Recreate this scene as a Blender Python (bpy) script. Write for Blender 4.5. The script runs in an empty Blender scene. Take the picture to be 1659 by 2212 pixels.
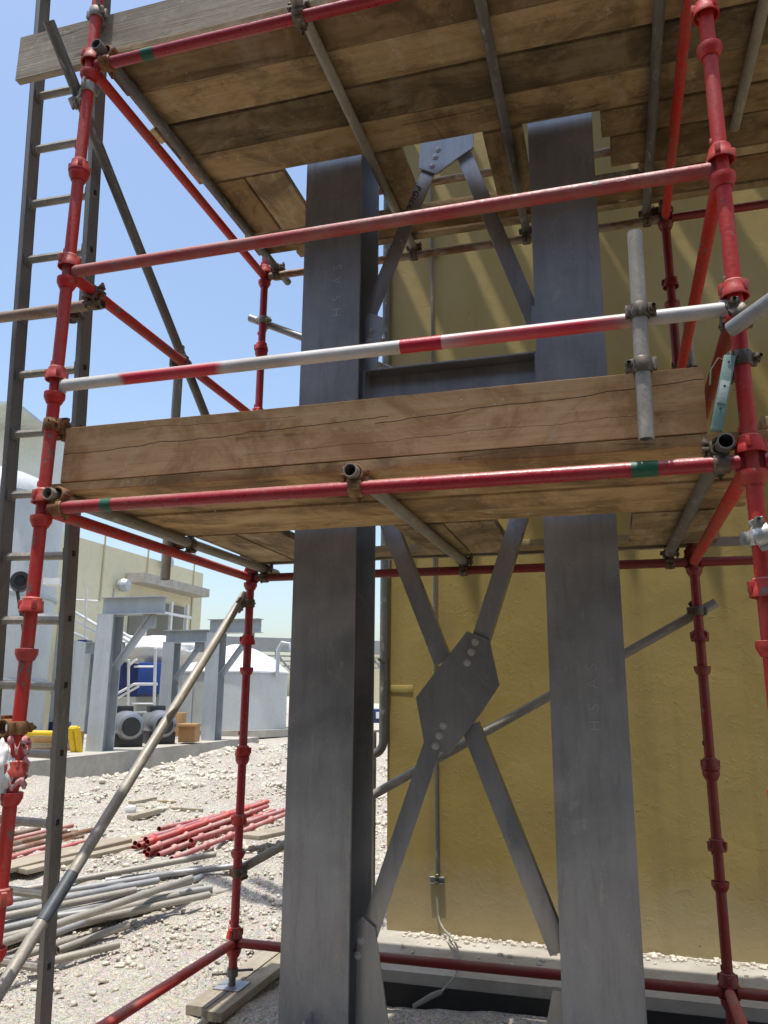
import bpy, bmesh, math, random
import numpy as np
from mathutils import Vector, Matrix, noise
random.seed(7); np.random.seed(7)
D2R = math.radians
sc = bpy.context.scene
COL = sc.collection

# ------------------------------------------------------------------ camera
CAM = Vector((2.06788, -2.46794, 1.61030))
CR = Vector((0.96182, 0.2735785, 0.0075505)); CU = Vector((0.05527506, -0.22120263, 0.97366014))
CF = Vector((-0.26804267, 0.93606848, 0.22787919))
FPX, PW, PH = 1704.354, 1659.0, 2212.0
cd = bpy.data.cameras.new('camera'); cam = bpy.data.objects.new('camera', cd); COL.objects.link(cam)
M = Matrix((CR, CU, -CF)).transposed().to_4x4(); M.translation = CAM; cam.matrix_world = M
cd.sensor_fit = 'HORIZONTAL'; cd.sensor_width = 36.0; cd.lens = 36.0*FPX/PW
cd.clip_start = .05; cd.clip_end = 3000
sc.camera = cam

# ------------------------------------------------------------------ sky and sun
SUN_D = Vector((.045, .141, -1)).normalized()          # the way the light travels: sun almost at the zenith
w = bpy.data.worlds.new('World'); sc.world = w; w.use_nodes = True
wn = w.node_tree.nodes; bg = wn['Background']
sky = wn.new('ShaderNodeTexSky'); sky.sky_type = 'NISHITA'; sky.sun_disc = False
sky.sun_elevation = math.asin(-SUN_D.z); sky.sun_rotation = math.atan2(-SUN_D.x, -SUN_D.y)
sky.air_density = 1.2; sky.dust_density = 2.3; sky.ozone_density = 1.7
w.node_tree.links.new(sky.outputs[0], bg.inputs[0]); bg.inputs[1].default_value = .15
sl = bpy.data.lights.new('sun', 'SUN'); sl.energy = 3.4; sl.angle = D2R(.55); sl.color = (1, .965, .91)
so = bpy.data.objects.new('sun', sl); COL.objects.link(so)
so.rotation_euler = SUN_D.to_track_quat('-Z', 'Y').to_euler()
sc.view_settings.view_transform = 'Standard'; sc.view_settings.look = 'None'
sc.view_settings.exposure = .6; sc.view_settings.gamma = 1
sc.render.engine = 'CYCLES'

# ------------------------------------------------------------------ measuring: picture point on a world plane
def ray(x, y): return CF + CR*((x-PW/2)/FPX) - CU*((y-PH/2)/FPX)
def at(x, y, X=None, Y=None, Z=None, D=None):
    d = ray(x, y)
    if D is not None: return CAM + d*D
    for i, v in enumerate((X, Y, Z)):
        if v is not None: return CAM + d*((v-CAM[i])/d[i])

def sstep(a, b, v):
    t = min(1, max(0, (v-a)/(b-a))); return t*t*(3-2*t)
def gz(x, y):
    s = -.275*(x-CAM.x) + .961*(y-CAM.y)
    h = .24*sstep(4.9, 7.4, s)-.12*sstep(8, 10, s)
    h *= 1-sstep(.2, .9, x)
    mx, my = x+5.0, y-13.3
    h += .50*math.exp(-(mx*mx/2.2+my*my/5.0))
    mx, my = x+7.2, y-8.6
    h += .22*math.exp(-(mx*mx/3.5+my*my/.8))
    mx, my = x+3.6, y-9.6
    h += .16*math.exp(-(mx*mx/1.8+my*my/1.2))
    h += .035*noise.noise(Vector((x*.9, y*.9, 0)))*sstep(2.6, 4, s)*2
    return h
def ghit(x, y, dz=0):
    d = ray(x, y); t = 2.0
    for i in range(2000):
        q = CAM + d*t
        if q.z <= gz(q.x, q.y)+dz: return q
        t += .01*max(1, t*.2)
    return q

# ------------------------------------------------------------------ materials
def N(nt, typ, **k):
    n = nt.nodes.new('ShaderNode'+typ)
    for a, b in k.items():
        if hasattr(n, a): setattr(n, a, b)
        else: n.inputs[a].default_value = b
    return n
def newmat(name):
    m = bpy.data.materials.new(name); m.use_nodes = True; nt = m.node_tree
    return m, nt, nt.nodes['Principled BSDF'], nt.links.new
def coords(nt, scale=(1, 1, 1), space='Object', rnd=True):
    tc = N(nt, 'TexCoord'); mp = N(nt, 'Mapping'); mp.inputs['Scale'].default_value = scale
    nt.links.new(tc.outputs[space], mp.inputs['Vector'])
    if rnd:
        oi = N(nt, 'ObjectInfo'); mu = N(nt, 'Math', operation='MULTIPLY'); mu.inputs[1].default_value = 37.0
        nt.links.new(oi.outputs['Random'], mu.inputs[0])
        nt.links.new(mu.outputs[0], mp.inputs['Location'])
    return mp.outputs[0]
def noi(nt, vec, scale, detail=4, rough=.55, dist=0):
    n = N(nt, 'TexNoise'); n.inputs['Scale'].default_value = scale; n.inputs['Detail'].default_value = detail
    n.inputs['Roughness'].default_value = rough; n.inputs['Distortion'].default_value = dist
    nt.links.new(vec, n.inputs['Vector']); return n.outputs[0]
def ramp(nt, fac, stops, interp='LINEAR'):
    r = N(nt, 'ValToRGB'); r.color_ramp.interpolation = interp; el = r.color_ramp.elements
    while len(el) < len(stops): el.new(.5)
    for e, (p, c) in zip(el, stops):
        e.position = p; e.color = (c, c, c, 1) if isinstance(c, (int, float)) else (*c, 1)
    nt.links.new(fac, r.inputs[0]); return r.outputs[0]
def mix(nt, fac, a, b, mode='MIX'):
    m = N(nt, 'Mix', data_type='RGBA', blend_type=mode)
    for k, v in ((0, fac), (6, a), (7, b)):
        if isinstance(v, (int, float)): m.inputs[k].default_value = v
        elif isinstance(v, tuple): m.inputs[k].default_value = (*v, 1)
        else: nt.links.new(v, m.inputs[k])
    return m.outputs[2]
def bump(nt, b, h, strength=.3, dist=.01):
    n = N(nt, 'Bump'); n.inputs['Strength'].default_value = strength; n.inputs['Distance'].default_value = dist
    nt.links.new(h, n.inputs['Height']); nt.links.new(n.outputs[0], b.inputs['Normal'])
def mathn(nt, op, a, b=0.0):
    m = N(nt, 'Math', operation=op)
    for i, v in ((0, a), (1, b)):
        if isinstance(v, (int, float)): m.inputs[i].default_value = v
        else: nt.links.new(v, m.inputs[i])
    return m.outputs[0]
def hval(nt, col, val):           # brightness by a value socket
    return mix(nt, 1.0, col, val, 'MULTIPLY')

def m_paint(name, base, worn, under=(.16, .13, .11), amt=.5, rough=.42, chips=.66, dust=.35):
    m, nt, b, L = newmat(name)
    v = coords(nt, (1, 1, .45)); v1 = coords(nt, (1, 1, 1))
    n1 = noi(nt, v, 9, 6, .6); n2 = noi(nt, v1, 60, 4, .6); n3 = noi(nt, v, 24, 5, .65, .4)
    c = mix(nt, ramp(nt, n1, [(.42, 0), (.62, amt)]), base, worn)
    c = mix(nt, ramp(nt, n2, [(.55, 0), (.75, .35)]), c, (base[0]*.45, base[1]*.5, base[2]*.5))
    ch = ramp(nt, n3, [(chips, 0), (chips+.025, 1)])
    c = mix(nt, ch, c, under)
    g = N(nt, 'NewGeometry'); sx = N(nt, 'SeparateXYZ'); L(g.outputs['Normal'], sx.inputs[0])
    up = ramp(nt, sx.outputs[2], [(.25, 0), (.95, dust)])
    c = mix(nt, mathn(nt, 'MULTIPLY', up, ramp(nt, n1, [(.3, .2), (.6, 1)])), c, (.50, .40, .33))
    L(c, b.inputs['Base Color'])
    L(ramp(nt, n2, [(.3, rough-.1), (.7, rough+.2)]), b.inputs['Roughness'])
    bump(nt, b, mix(nt, .6, mix(nt, ch, n3, (0, 0, 0)), n2), .5, .004); return m

def m_tube(name, a, bb, metal=.35, rough=.5, rust=.0):
    m, nt, b, L = newmat(name)
    v = coords(nt, (1, 1, .35)); v1 = coords(nt)
    n1 = noi(nt, v, 8, 6, .65); n2 = noi(nt, v1, 90, 4, .7); n3 = noi(nt, v, 30, 5, .7)
    c = mix(nt, ramp(nt, n1, [(.35, 0), (.65, 1)]), a, bb)
    c = mix(nt, ramp(nt, n2, [(.45, 0), (.8, .5)]), c, (a[0]*.35, a[1]*.33, a[2]*.3))
    c = mix(nt, ramp(nt, n3, [(.56, 0), (.68, .6)]), c, (.52, .48, .41))
    if rust: c = mix(nt, ramp(nt, noi(nt, v, 14, 6, .7), [(.62-rust*.3, 0), (.72-rust*.3, .85)]), c, (.19, .075, .028))
    L(c, b.inputs['Base Color']); b.inputs['Metallic'].default_value = metal
    L(ramp(nt, n3, [(.3, rough-.1), (.7, rough+.2)]), b.inputs['Roughness'])
    bump(nt, b, n2, .25, .003); return m

def m_galv(name, a, bb, metal=.75, rough=.42, axis='z'):
    m, nt, b, L = newmat(name)
    v = coords(nt, (1, 1, .12)); v1 = coords(nt)
    n1 = noi(nt, v, 5, 5, .6); n2 = noi(nt, v1, 2.2, 5, .6, .6); n3 = noi(nt, v1, 55, 3, .6); n4 = noi(nt, v, 34, 4, .7)
    c = mix(nt, ramp(nt, n2, [(.32, 0), (.68, 1)]), a, bb)
    c = mix(nt, ramp(nt, n1, [(.4, 0), (.7, .35)]), c, (bb[0]*1.35, bb[1]*1.35, bb[2]*1.4))
    c = mix(nt, ramp(nt, n4, [(.5, 0), (.8, .35)]), c, (a[0]*.5, a[1]*.5, a[2]*.5))
    c = mix(nt, ramp(nt, n3, [(.6, 0), (.78, .3)]), c, (.55, .54, .5))
    sc1 = noi(nt, coords(nt, (9, 9, 3)), 1, 6, .8, 1.2)
    c = mix(nt, ramp(nt, sc1, [(.60, 0), (.66, .45), (.74, .1)]), c, (.46, .46, .45))
    c = mix(nt, ramp(nt, sc1, [(.30, .4), (.38, 0)]), c, (.17, .15, .13))
    L(c, b.inputs['Base Color']); b.inputs['Metallic'].default_value = metal
    L(ramp(nt, n2, [(.3, rough-.08), (.7, rough+.14)]), b.inputs['Roughness'])
    bump(nt, b, n3, .08, .003); return m

def m_wood(name, a, bb, dark, stain=.5, axis=0):
    m, nt, b, L = newmat(name)
    def sc_(k, kx): q = [k, k, k]; q[axis] = kx; return coords(nt, tuple(q))
    v5 = coords(nt); v1 = sc_(22, 1.0); v2 = sc_(120, 3.0); v3 = sc_(4.5, 1.8)
    n1 = noi(nt, v1, 1, 6, .6, .9); n2 = noi(nt, v2, 1, 4, .65, .3); n3 = noi(nt, v3, 1, 6, .65, .8); n5 = noi(nt, v5, 42, 5, .7); n7 = noi(nt, v5, 2.3, 6, .72, .8); n8 = noi(nt, v5, 9, 6, .75, .3)
    c = mix(nt, ramp(nt, n1, [(.34, 0), (.66, 1)]), a, bb)
    c = mix(nt, ramp(nt, n2, [(.48, 0), (.75, .5)]), c, tuple(.6*x+.4*y for x, y in zip(dark, bb)))
    c = mix(nt, ramp(nt, n3, [(.50, 0), (.70, stain)]), c, tuple(x*1.1 for x in dark))
    c = mix(nt, ramp(nt, n7, [(.46, 0), (.58, .5*stain+.15), (.72, .95*stain)]), c, (dark[0]*.95, dark[1]*1.0, dark[2]*1.05))
    c = mix(nt, ramp(nt, n7, [(.28, .55), (.44, 0)]), c, (.52, .455, .35))
    c = mix(nt, ramp(nt, n8, [(.56, 0), (.66, .45)]), c, (.50, .44, .345))
    c = mix(nt, ramp(nt, n8, [(.30, .5), (.40, 0)]), c, (dark[0]*.7, dark[1]*.7, dark[2]*.7))
    vo = N(nt, 'TexVoronoi'); vo.inputs['Scale'].default_value = .6; L(sc_(8, 4.6), vo.inputs['Vector'])
    kn = mathn(nt, 'MULTIPLY', ramp(nt, vo.outputs['Distance'], [(.05, 1), (.075, .5), (.12, 0)]), ramp(nt, noi(nt, v5, 2.1, 2), [(.50, 0), (.54, 1)]))
    c = mix(nt, mathn(nt, 'MULTIPLY', kn, .65), c, (.06, .032, .016))
    vd = N(nt, 'TexVoronoi'); vd.inputs['Scale'].default_value = 26; L(v5, vd.inputs['Vector'])
    dots = mathn(nt, 'MULTIPLY', ramp(nt, vd.outputs['Distance'], [(.09, 1), (.13, 0)]), ramp(nt, n8, [(.52, 0), (.58, 1)]))
    c = mix(nt, mathn(nt, 'MULTIPLY', dots, .75), c, (.60, .56, .48))
    n6 = noi(nt, sc_(11, .35), 1, 2, .5, .1)
    crk = ramp(nt, n6, [(.488, 0), (.4945, 1), (.4985, 1), (.505, 0)])
    crk = mathn(nt, 'MULTIPLY', crk, ramp(nt, n3, [(.52, 0), (.6, .7)]))
    c = mix(nt, mathn(nt, 'MULTIPLY', crk, .85), c, (.03, .02, .012))
    oi = N(nt, 'ObjectInfo')
    c = mix(nt, 1.0, c, ramp(nt, oi.outputs['Random'], [(0, (.86, .86, .86)), (.25, (1.0, .97, .92)), (.5, (.90, .89, .87)), (.75, (1.08, 1.06, 1.02)), (1, (.95, .93, .9))]), 'MULTIPLY')
    c = mix(nt, 1.0, c, oi.outputs['Color'], 'MULTIPLY')
    L(c, b.inputs['Base Color']); b.inputs['Roughness'].default_value = .85
    b.inputs['Specular IOR Level'].default_value = .2
    hgt = mix(nt, .5, n2, n1); hgt = mix(nt, crk, hgt, (0, 0, 0)); hgt = mix(nt, .2, hgt, n5)
    bump(nt, b, hgt, .55, .006); return m

def add_crack(m, lines):
    nt = m.node_tree; b = nt.nodes['Principled BSDF']; old = b.inputs['Base Color'].links[0].from_socket
    tc = N(nt, 'TexCoord'); sx = N(nt, 'SeparateXYZ'); nt.links.new(tc.outputs['Object'], sx.inputs[0])
    mp = N(nt, 'Mapping'); mp.inputs['Scale'].default_value = (3.2, 1, 1); nt.links.new(tc.outputs['Object'], mp.inputs[0])
    wob = mathn(nt, 'MULTIPLY', mathn(nt, 'SUBTRACT', noi(nt, mp.outputs[0], 1, 4, .6), .5), .045)
    c = old
    for z0, sl, x0, x1, wd in lines:
        z = mathn(nt, 'SUBTRACT', mathn(nt, 'SUBTRACT', sx.outputs[2], wob), mathn(nt, 'ADD', mathn(nt, 'MULTIPLY', sx.outputs[0], sl), z0))
        f = mathn(nt, 'LESS_THAN', mathn(nt, 'ABSOLUTE', z), wd)
        f = mathn(nt, 'MULTIPLY', f, mathn(nt, 'MULTIPLY', mathn(nt, 'GREATER_THAN', sx.outputs[0], x0), mathn(nt, 'LESS_THAN', sx.outputs[0], x1)))
        c = mix(nt, mathn(nt, 'MULTIPLY', f, .85), c, (.045, .028, .016))
    nt.links.new(c, b.inputs['Base Color'])

def m_plain(name, c0, c1=None, rough=.6, metal=0, scale=6, bs=.2, bd=.005, space='Object', rnd=True):
    m, nt, b, L = newmat(name); v = coords(nt, (1, 1, 1), space, rnd)
    c1 = c1 or tuple(x*.7 for x in c0)
    n = noi(nt, v, scale, 6, .62); n2 = noi(nt, v, scale*7, 4, .6)
    c = mix(nt, ramp(nt, n, [(.35, 0), (.68, 1)]), c0, c1); c = mix(nt, ramp(nt, n2, [(.5, 0), (.8, .3)]), c, tuple(x*.6 for x in c1))
    L(c, b.inputs['Base Color']); b.inputs['Roughness'].default_value = rough; b.inputs['Metallic'].default_value = metal
    bump(nt, b, n2, bs, bd); return m

RED = m_paint('red_paint', (.50, .018, .012), (.42, .05, .035), amt=.95, dust=.45, chips=.60, rough=.55)
RED2 = m_paint('faded_red_paint', (.37, .045, .045), (.35, .14, .11), amt=.9, chips=.64, dust=.75, rough=.48)
REDL = m_paint('ledger_red_paint', (.36, .014, .026), (.34, .045, .045), amt=.8, chips=.655, dust=.6, rough=.3)
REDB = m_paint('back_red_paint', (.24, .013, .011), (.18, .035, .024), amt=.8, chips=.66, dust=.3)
ORED = m_paint('orange_red_paint', (.48, .045, .03), (.40, .10, .065), amt=.7, chips=.68, dust=.5, rough=.5)
TUBE = m_tube('dusty_tube', (.27, .245, .20), (.38, .35, .29), .25, .5)
TUBEG = m_tube('galvanised_tube', (.27, .275, .275), (.36, .36, .345), .3, .45)
TUBED = m_tube('dark_tube', (.12, .12, .115), (.20, .19, .17), .3, .5)
TUBER = m_tube('rusty_tube', (.30, .21, .15), (.38, .30, .23), .15, .6, .5)
CLAMP = m_tube('coupler_steel', (.10, .085, .065), (.19, .16, .115), .5, .5, .35)
CLAMPR = m_tube('rusty_coupler', (.30, .17, .07), (.38, .24, .10), .2, .65, .7)
CLAMPG = m_tube('zinc_coupler', (.45, .45, .43), (.55, .54, .50), .6, .4)
BOLT = m_tube('bolt_steel', (.36, .34, .31), (.50, .48, .44), .7, .4)
ZINC = m_plain('bright_zinc', (.55, .55, .53), (.48, .48, .46), .4, .3, 30)
SLATE = m_plain('slate_sleeve', (.05, .06, .068), (.08, .088, .095), .5, 0, 30)
GALV = m_galv('galvanised_plate', (.20, .207, .215), (.36, .368, .375), metal=.4, rough=.38)
GALVP = m_galv('galvanised_brace', (.25, .253, .255), (.36, .36, .355), metal=.5, rough=.3)
GALVF = m_galv('pale_galvanised', (.34, .37, .385), (.42, .45, .46), metal=.3, rough=.5)
LADM = m_galv('ladder_metal', (.17, .16, .145), (.25, .235, .21), metal=.35, rough=.45)
WOODX = m_wood('plank_wood', (.47, .355, .20), (.37, .265, .14), (.12, .085, .05), .85)
WOODT = m_wood('toe_board_wood', (.58, .41, .25), (.49, .335, .19), (.25, .13, .055), .7)
add_crack(WOODT, [(.035, .03, -1.2, .15, .0016), (.012, .045, .1, 1.2, .0017), (-.055, .02, -.4, 1.0, .0008), (.07, -.01, -.9, -.2, .0008)])
WOODG = m_wood('grey_board_wood', (.40, .355, .28), (.32, .28, .21), (.20, .165, .115), .4)
CONC = m_plain('concrete', (.44, .41, .35), (.31, .285, .235), .85, 0, 3, .35, .006)
BITU = m_plain('bitumen', (.016, .016, .015), (.03, .029, .026), .6, 0, 4, .3)
BLUE = m_plain('blue_sheet', (.012, .03, .16), (.007, .017, .09), .45, 0, 2)
WHITE = m_plain('white_paint', (.72, .72, .69), (.62, .62, .6), .5, 0, 4)
PALE = m_plain('pale_grey_shell', (.52, .54, .53), (.46, .475, .465), .5, .1, 1.3)
PALER = m_plain('white_roof_shell', (.74, .75, .75), (.66, .67, .67), .45, .1, 1.3)
YELB = m_plain('cream_cladding', (.62, .575, .40), (.58, .53, .36), .6, 0, .6, .05)
YELP = m_plain('yellow_paint', (.72, .50, .01), (.62, .40, .01), .45)
BROWN = m_plain('plywood', (.40, .23, .09), (.33, .18, .07), .7)
BLACK = m_plain('black_rubber', (.015, .015, .016), (.03, .03, .03), .5)
MOTOR = m_plain('motor_grey', (.25, .26, .28), (.19, .20, .22), .35, .4)
GREEN = m_plain('green_tape', (.01, .12, .055), (.02, .09, .045), .5, 0, 20)
REDT = m_plain('red_tape', (.50, .01, .03), (.44, .012, .03), .4, 0, 20)
TEAL = m_plain('teal_paint', (.14, .25, .22), (.24, .33, .30), .5, .1, 18)
PINK = m_plain('torn_tape', (.60, .08, .10), (.62, .50, .48), .6, 0, 22)
CABLE = m_plain('pale_cable', (.36, .35, .28), (.22, .21, .17), .6, 0, 20)
MARK = m_plain('embossed_letters', (.47, .48, .49), (.40, .41, .42), .4, .3)
INK = m_plain('black_marker', (.02, .02, .02), (.03, .03, .03), .7)
DARKM = m_plain('dark_opening', (.02, .02, .02), (.02, .02, .02), .8)  # black that stands in for the shade inside holes
GREYD = m_plain('weathered_post', (.30, .29, .25), (.22, .20, .16), .7, 0, 8)

def m_rail():
    m, nt, b, L = newmat('white_and_red_rail')
    tc = N(nt, 'TexCoord'); sx = N(nt, 'SeparateXYZ'); L(tc.outputs['Object'], sx.inputs[0])
    v = coords(nt, (1, 1, .4)); n1 = noi(nt, v, 10, 5, .6); n2 = noi(nt, coords(nt), 70, 4, .7)
    side = mathn(nt, 'MULTIPLY', sx.outputs[0], 1.6)
    pos = mathn(nt, 'ADD', mathn(nt, 'DIVIDE', sx.outputs[2], 2.5), mathn(nt, 'MULTIPLY', mathn(nt, 'SUBTRACT', n1, .5), .05))
    red = ramp(nt, pos, [(0, 0), (.105, 0), (.112, 1), (.27, 1), (.285, .05), (.545, 0), (.60, .35), (.66, .85), (.80, 1), (.845, .8), (.87, 0), (1, 0)])
    g = N(nt, 'NewGeometry'); sn = N(nt, 'SeparateXYZ'); L(g.outputs['Normal'], sn.inputs[0])
    low = ramp(nt, sn.outputs[2], [(.2, 1), (.75, .25)])
    rf = mathn(nt, 'MULTIPLY', red, low)
    c = mix(nt, ramp(nt, n1, [(.4, 0), (.65, 1)]), (.62, .60, .57), (.46, .44, .40))
    c = mix(nt, rf, c, mix(nt, ramp(nt, n1, [(.4, 0), (.6, 1)]), (.56, .012, .035), (.52, .05, .06)))
    c = mix(nt, ramp(nt, n2, [(.62, 0), (.72, .6)]), c, (.25, .2, .17))
    L(c, b.inputs['Base Color']); b.inputs['Roughness'].default_value = .42
    bump(nt, b, n2, .2, .003); return m
RAIL = m_rail()

def m_wall():
    m, nt, b, L = newmat('ochre_gloss_coating')
    v = coords(nt, (1, 1, 1), rnd=False); vs = coords(nt, (1, 1, .35), rnd=False)
    n1 = noi(nt, vs, .9, 5, .55, .4); n2 = noi(nt, v, 7, 5, .62, .3); n3 = noi(nt, v, 34, 5, .7); n4 = noi(nt, v, 16, 3, .5, 2.0)
    c = mix(nt, ramp(nt, n1, [(.36, 0), (.66, 1)]), (.345, .25, .072), (.38, .29, .10))
    c = mix(nt, ramp(nt, n2, [(.55, 0), (.75, .3)]), c, (.29, .21, .065))
    st = noi(nt, coords(nt, (5, 5, .35), rnd=False), 1, 5, .6)
    c = mix(nt, ramp(nt, st, [(.52, 0), (.72, .5)]), c, (.25, .19, .08))
    tcw = N(nt, 'TexCoord'); sz = N(nt, 'SeparateXYZ'); L(tcw.outputs['Object'], sz.inputs[0])
    splash = mathn(nt, 'MULTIPLY', ramp(nt, mathn(nt, 'ADD', mathn(nt, 'MULTIPLY', sz.outputs[2], 1.0), mathn(nt, 'MULTIPLY', n2, -.5)), [(0, 1), (.22, 0)]), .4)
    c = mix(nt, splash, c, (.40, .35, .25))
    vo = N(nt, 'TexVoronoi'); vo.inputs['Scale'].default_value = 13; L(v, vo.inputs['Vector'])
    sp = ramp(nt, vo.outputs['Distance'], [(.045, 1), (.09, 0)])
    c = mix(nt, mathn(nt, 'MULTIPLY', sp, ramp(nt, n2, [(.5, 0), (.62, .8)])), c, (.07, .06, .03))
    L(c, b.inputs['Base Color']); b.inputs['Roughness'].default_value = .36
    h = mathn(nt, 'ADD', mathn(nt, 'MULTIPLY', n2, 1.0), mathn(nt, 'MULTIPLY', n3, .03))
    h = mathn(nt, 'ADD', h, mathn(nt, 'MULTIPLY', ramp(nt, n4, [(.60, 0), (.66, .6), (.70, .35)]), .55))
    bump(nt, b, h, .17, .02); return m
WALLM = m_wall()

def m_ground():
    m, nt, b, L = newmat('limestone_rubble')
    v = coords(nt, (1, 1, 1), rnd=False)
    n1 = noi(nt, v, .7, 6, .6); n2 = noi(nt, v, 9, 6, .7); n3 = noi(nt, v, 60, 5, .7)
    vo = N(nt, 'TexVoronoi'); vo.inputs['Scale'].default_value = 30; L(v, vo.inputs['Vector'])
    vo2 = N(nt, 'TexVoronoi'); vo2.inputs['Scale'].default_value = 75; L(v, vo2.inputs['Vector'])
    c = mix(nt, ramp(nt, n1, [(.35, 0), (.65, 1)]), (.60, .53, .415), (.50, .435, .33))
    c = mix(nt, ramp(nt, n2, [(.45, 0), (.7, .6)]), c, (.52, .475, .395))
    c = mix(nt, .22, c, vo.outputs['Color'], 'SOFT_LIGHT')
    c = mix(nt, ramp(nt, n3, [(.55, 0), (.75, .4)]), c, (.36, .31, .24))
    hs = N(nt, 'HueSaturation'); hs.inputs['Saturation'].default_value = .8; L(c, hs.inputs['Color'])
    L(hs.outputs[0], b.inputs['Base Color']); b.inputs['Roughness'].default_value = .95
    h = mathn(nt, 'ADD', vo.outputs['Distance'], mathn(nt, 'MULTIPLY', vo2.outputs['Distance'], .5))
    h = mathn(nt, 'ADD', mathn(nt, 'MULTIPLY', h, -1), n2)
    bump(nt, b, h, 1, .04); return m
GROUND = m_ground()
def m_stone():
    m, nt, b, L = newmat('limestone')
    v = coords(nt, rnd=False); n = noi(nt, v, 14, 5, .6); n2 = noi(nt, v, 90, 4, .7)
    c = mix(nt, ramp(nt, n, [(.3, 0), (.7, 1)]), (.66, .61, .51), (.48, .42, .33))
    c = mix(nt, ramp(nt, n2, [(.5, 0), (.8, .4)]), c, (.40, .34, .26))
    L(c, b.inputs['Base Color']); b.inputs['Roughness'].default_value = .9; bump(nt, b, n2, .4, .004); return m
STONE = m_stone()

# ------------------------------------------------------------------ mesh builder
def frame_z(d):
    d = d.normalized(); a = Vector((0, 0, 1)) if abs(d.z) < .95 else Vector((0, 1, 0))
    x = a.cross(d).normalized(); y = d.cross(x); return x, y, d
class MB:
    def __init__(s): s.v = []; s.f = []
    def add(s, vs, fs):
        n = len(s.v); s.v += [tuple(q) for q in vs]; s.f += [tuple(i+n for i in f) for f in fs]; return s
    def box(s, c, sz, rot=None, bev=0):
        bm = bmesh.new(); bmesh.ops.create_cube(bm, size=1)
        for v in bm.verts: v.co = Vector((v.co.x*sz[0], v.co.y*sz[1], v.co.z*sz[2]))
        if bev: bmesh.ops.bevel(bm, geom=bm.edges[:], offset=bev, segments=2, affect='EDGES', profile=.6)
        R = rot if rot is not None else Matrix.Identity(3); c = Vector(c)
        bm.verts.index_update()
        s.add([R @ v.co + c for v in bm.verts], [[v.index for v in f.verts] for f in bm.faces]); bm.free(); return s
    def lathe(s, prof, o=(0, 0, 0), ax=(0, 0, 1), n=20, closed=False, cap=False):
        x, y, z = frame_z(Vector(ax)); o = Vector(o); vs = []; fs = []
        for r, h in prof:
            for k in range(n):
                a = 2*math.pi*k/n; vs.append(o + x*(r*math.cos(a)) + y*(r*math.sin(a)) + z*h)
        m = len(prof)
        for i in range(m if closed else m-1):
            j = (i+1) % m
            for k in range(n): fs.append((i*n+k, i*n+(k+1) % n, j*n+(k+1) % n, j*n+k))
        if cap: fs.append(tuple(range(n-1, -1, -1))); fs.append(tuple((m-1)*n+k for k in range(n)))
        return s.add(vs, fs)
    def tube(s, a, b, r, t=.0038, n=20):
        a = Vector(a); b = Vector(b); L = (b-a).length
        if t: return s.lathe([(r, 0), (r, L), (r-t, L), (r-t, 0)], a, b-a, n, closed=True)
        return s.lathe([(r, 0), (r, L)], a, b-a, n, cap=True)
    def poly(s, pts, nrm, th):           # extruded polygon, pts 3D on a plane
        n = len(pts); d = Vector(nrm).normalized()*th
        pts = [Vector(q) for q in pts]
        return s.add(pts+[q+d for q in pts], [tuple(range(n-1, -1, -1)), tuple(range(n, 2*n))]+[(i, (i+1) % n, n+(i+1) % n, n+i) for i in range(n)])
    def path(s, pts, r, n=8):
        pts = [Vector(q) for q in pts]; vs = []; fs = []; X = None
        for i, q in enumerate(pts):
            d = (pts[min(i+1, len(pts)-1)]-pts[max(i-1, 0)]).normalized()
            if X is None: X, Y, _ = frame_z(d)
            X = (X-d*X.dot(d)).normalized(); Y = d.cross(X)
            rr = r[i] if isinstance(r, (list, tuple)) else r
            for k in range(n):
                a = 2*math.pi*k/n; vs.append(q+X*(rr*math.cos(a))+Y*(rr*math.sin(a)))
        for i in range(len(pts)-1):
            for k in range(n): fs.append((i*n+k, i*n+(k+1) % n, (i+1)*n+(k+1) % n, (i+1)*n+k))
        fs.append(tuple(range(n-1, -1, -1))); fs.append(tuple((len(pts)-1)*n+k for k in range(n)))
        return s.add(vs, fs)
    def build(s, name, mat, parent=None, mw=None, ang=35):
        """verts are in world space; mw = matrix of the new object (default: parent's, or identity)"""
        if mw is None: mw = WM[parent.name] if parent is not None else Matrix.Identity(4)
        inv = mw.inverted()
        me = bpy.data.meshes.new(name); me.from_pydata([inv @ Vector(v) for v in s.v], [], s.f); me.update()
        bm = bmesh.new(); bm.from_mesh(me); bmesh.ops.recalc_face_normals(bm, faces=bm.faces[:]); bm.to_mesh(me); bm.free()
        me.polygons.foreach_set('use_smooth', [True]*len(me.polygons)); me.set_sharp_from_angle(angle=D2R(ang))
        me.materials.append(mat); o = bpy.data.objects.new(name, me); COL.objects.link(o)
        WM[o.name] = mw
        if parent is not None:
            o.parent = parent; o.matrix_local = WM[parent.name].inverted() @ mw
        else: o.matrix_world = mw
        return o
WM = {}
def T(*v): return Matrix.Translation(Vector(v[0]) if len(v) == 1 else Vector(v))
def axm(o, d):                      # matrix with local z along d and local x level
    x, y, z = frame_z(Vector(d)); m = Matrix((x, y, z)).transposed().to_4x4(); m.translation = Vector(o); return m
def tag(o, label, cat, group=None):
    o['label'] = label; o['category'] = cat
    if group: o['group'] = group
    return o
def kind(o, k): o['kind'] = k; return o
def empty(name, mw):
    o = bpy.data.objects.new(name, None); COL.objects.link(o); o.matrix_world = mw; WM[o.name] = mw; o.empty_display_size = .1; return o

R0 = .02415
def bar(name, a, b, mat, label, cat='tube', group=None, r=R0):
    a = Vector(a); b = Vector(b)
    o = MB().tube(a, b, r).build(name, mat, mw=axm(a, b-a))
    if label: tag(o, label, cat, group)
    return o

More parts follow.
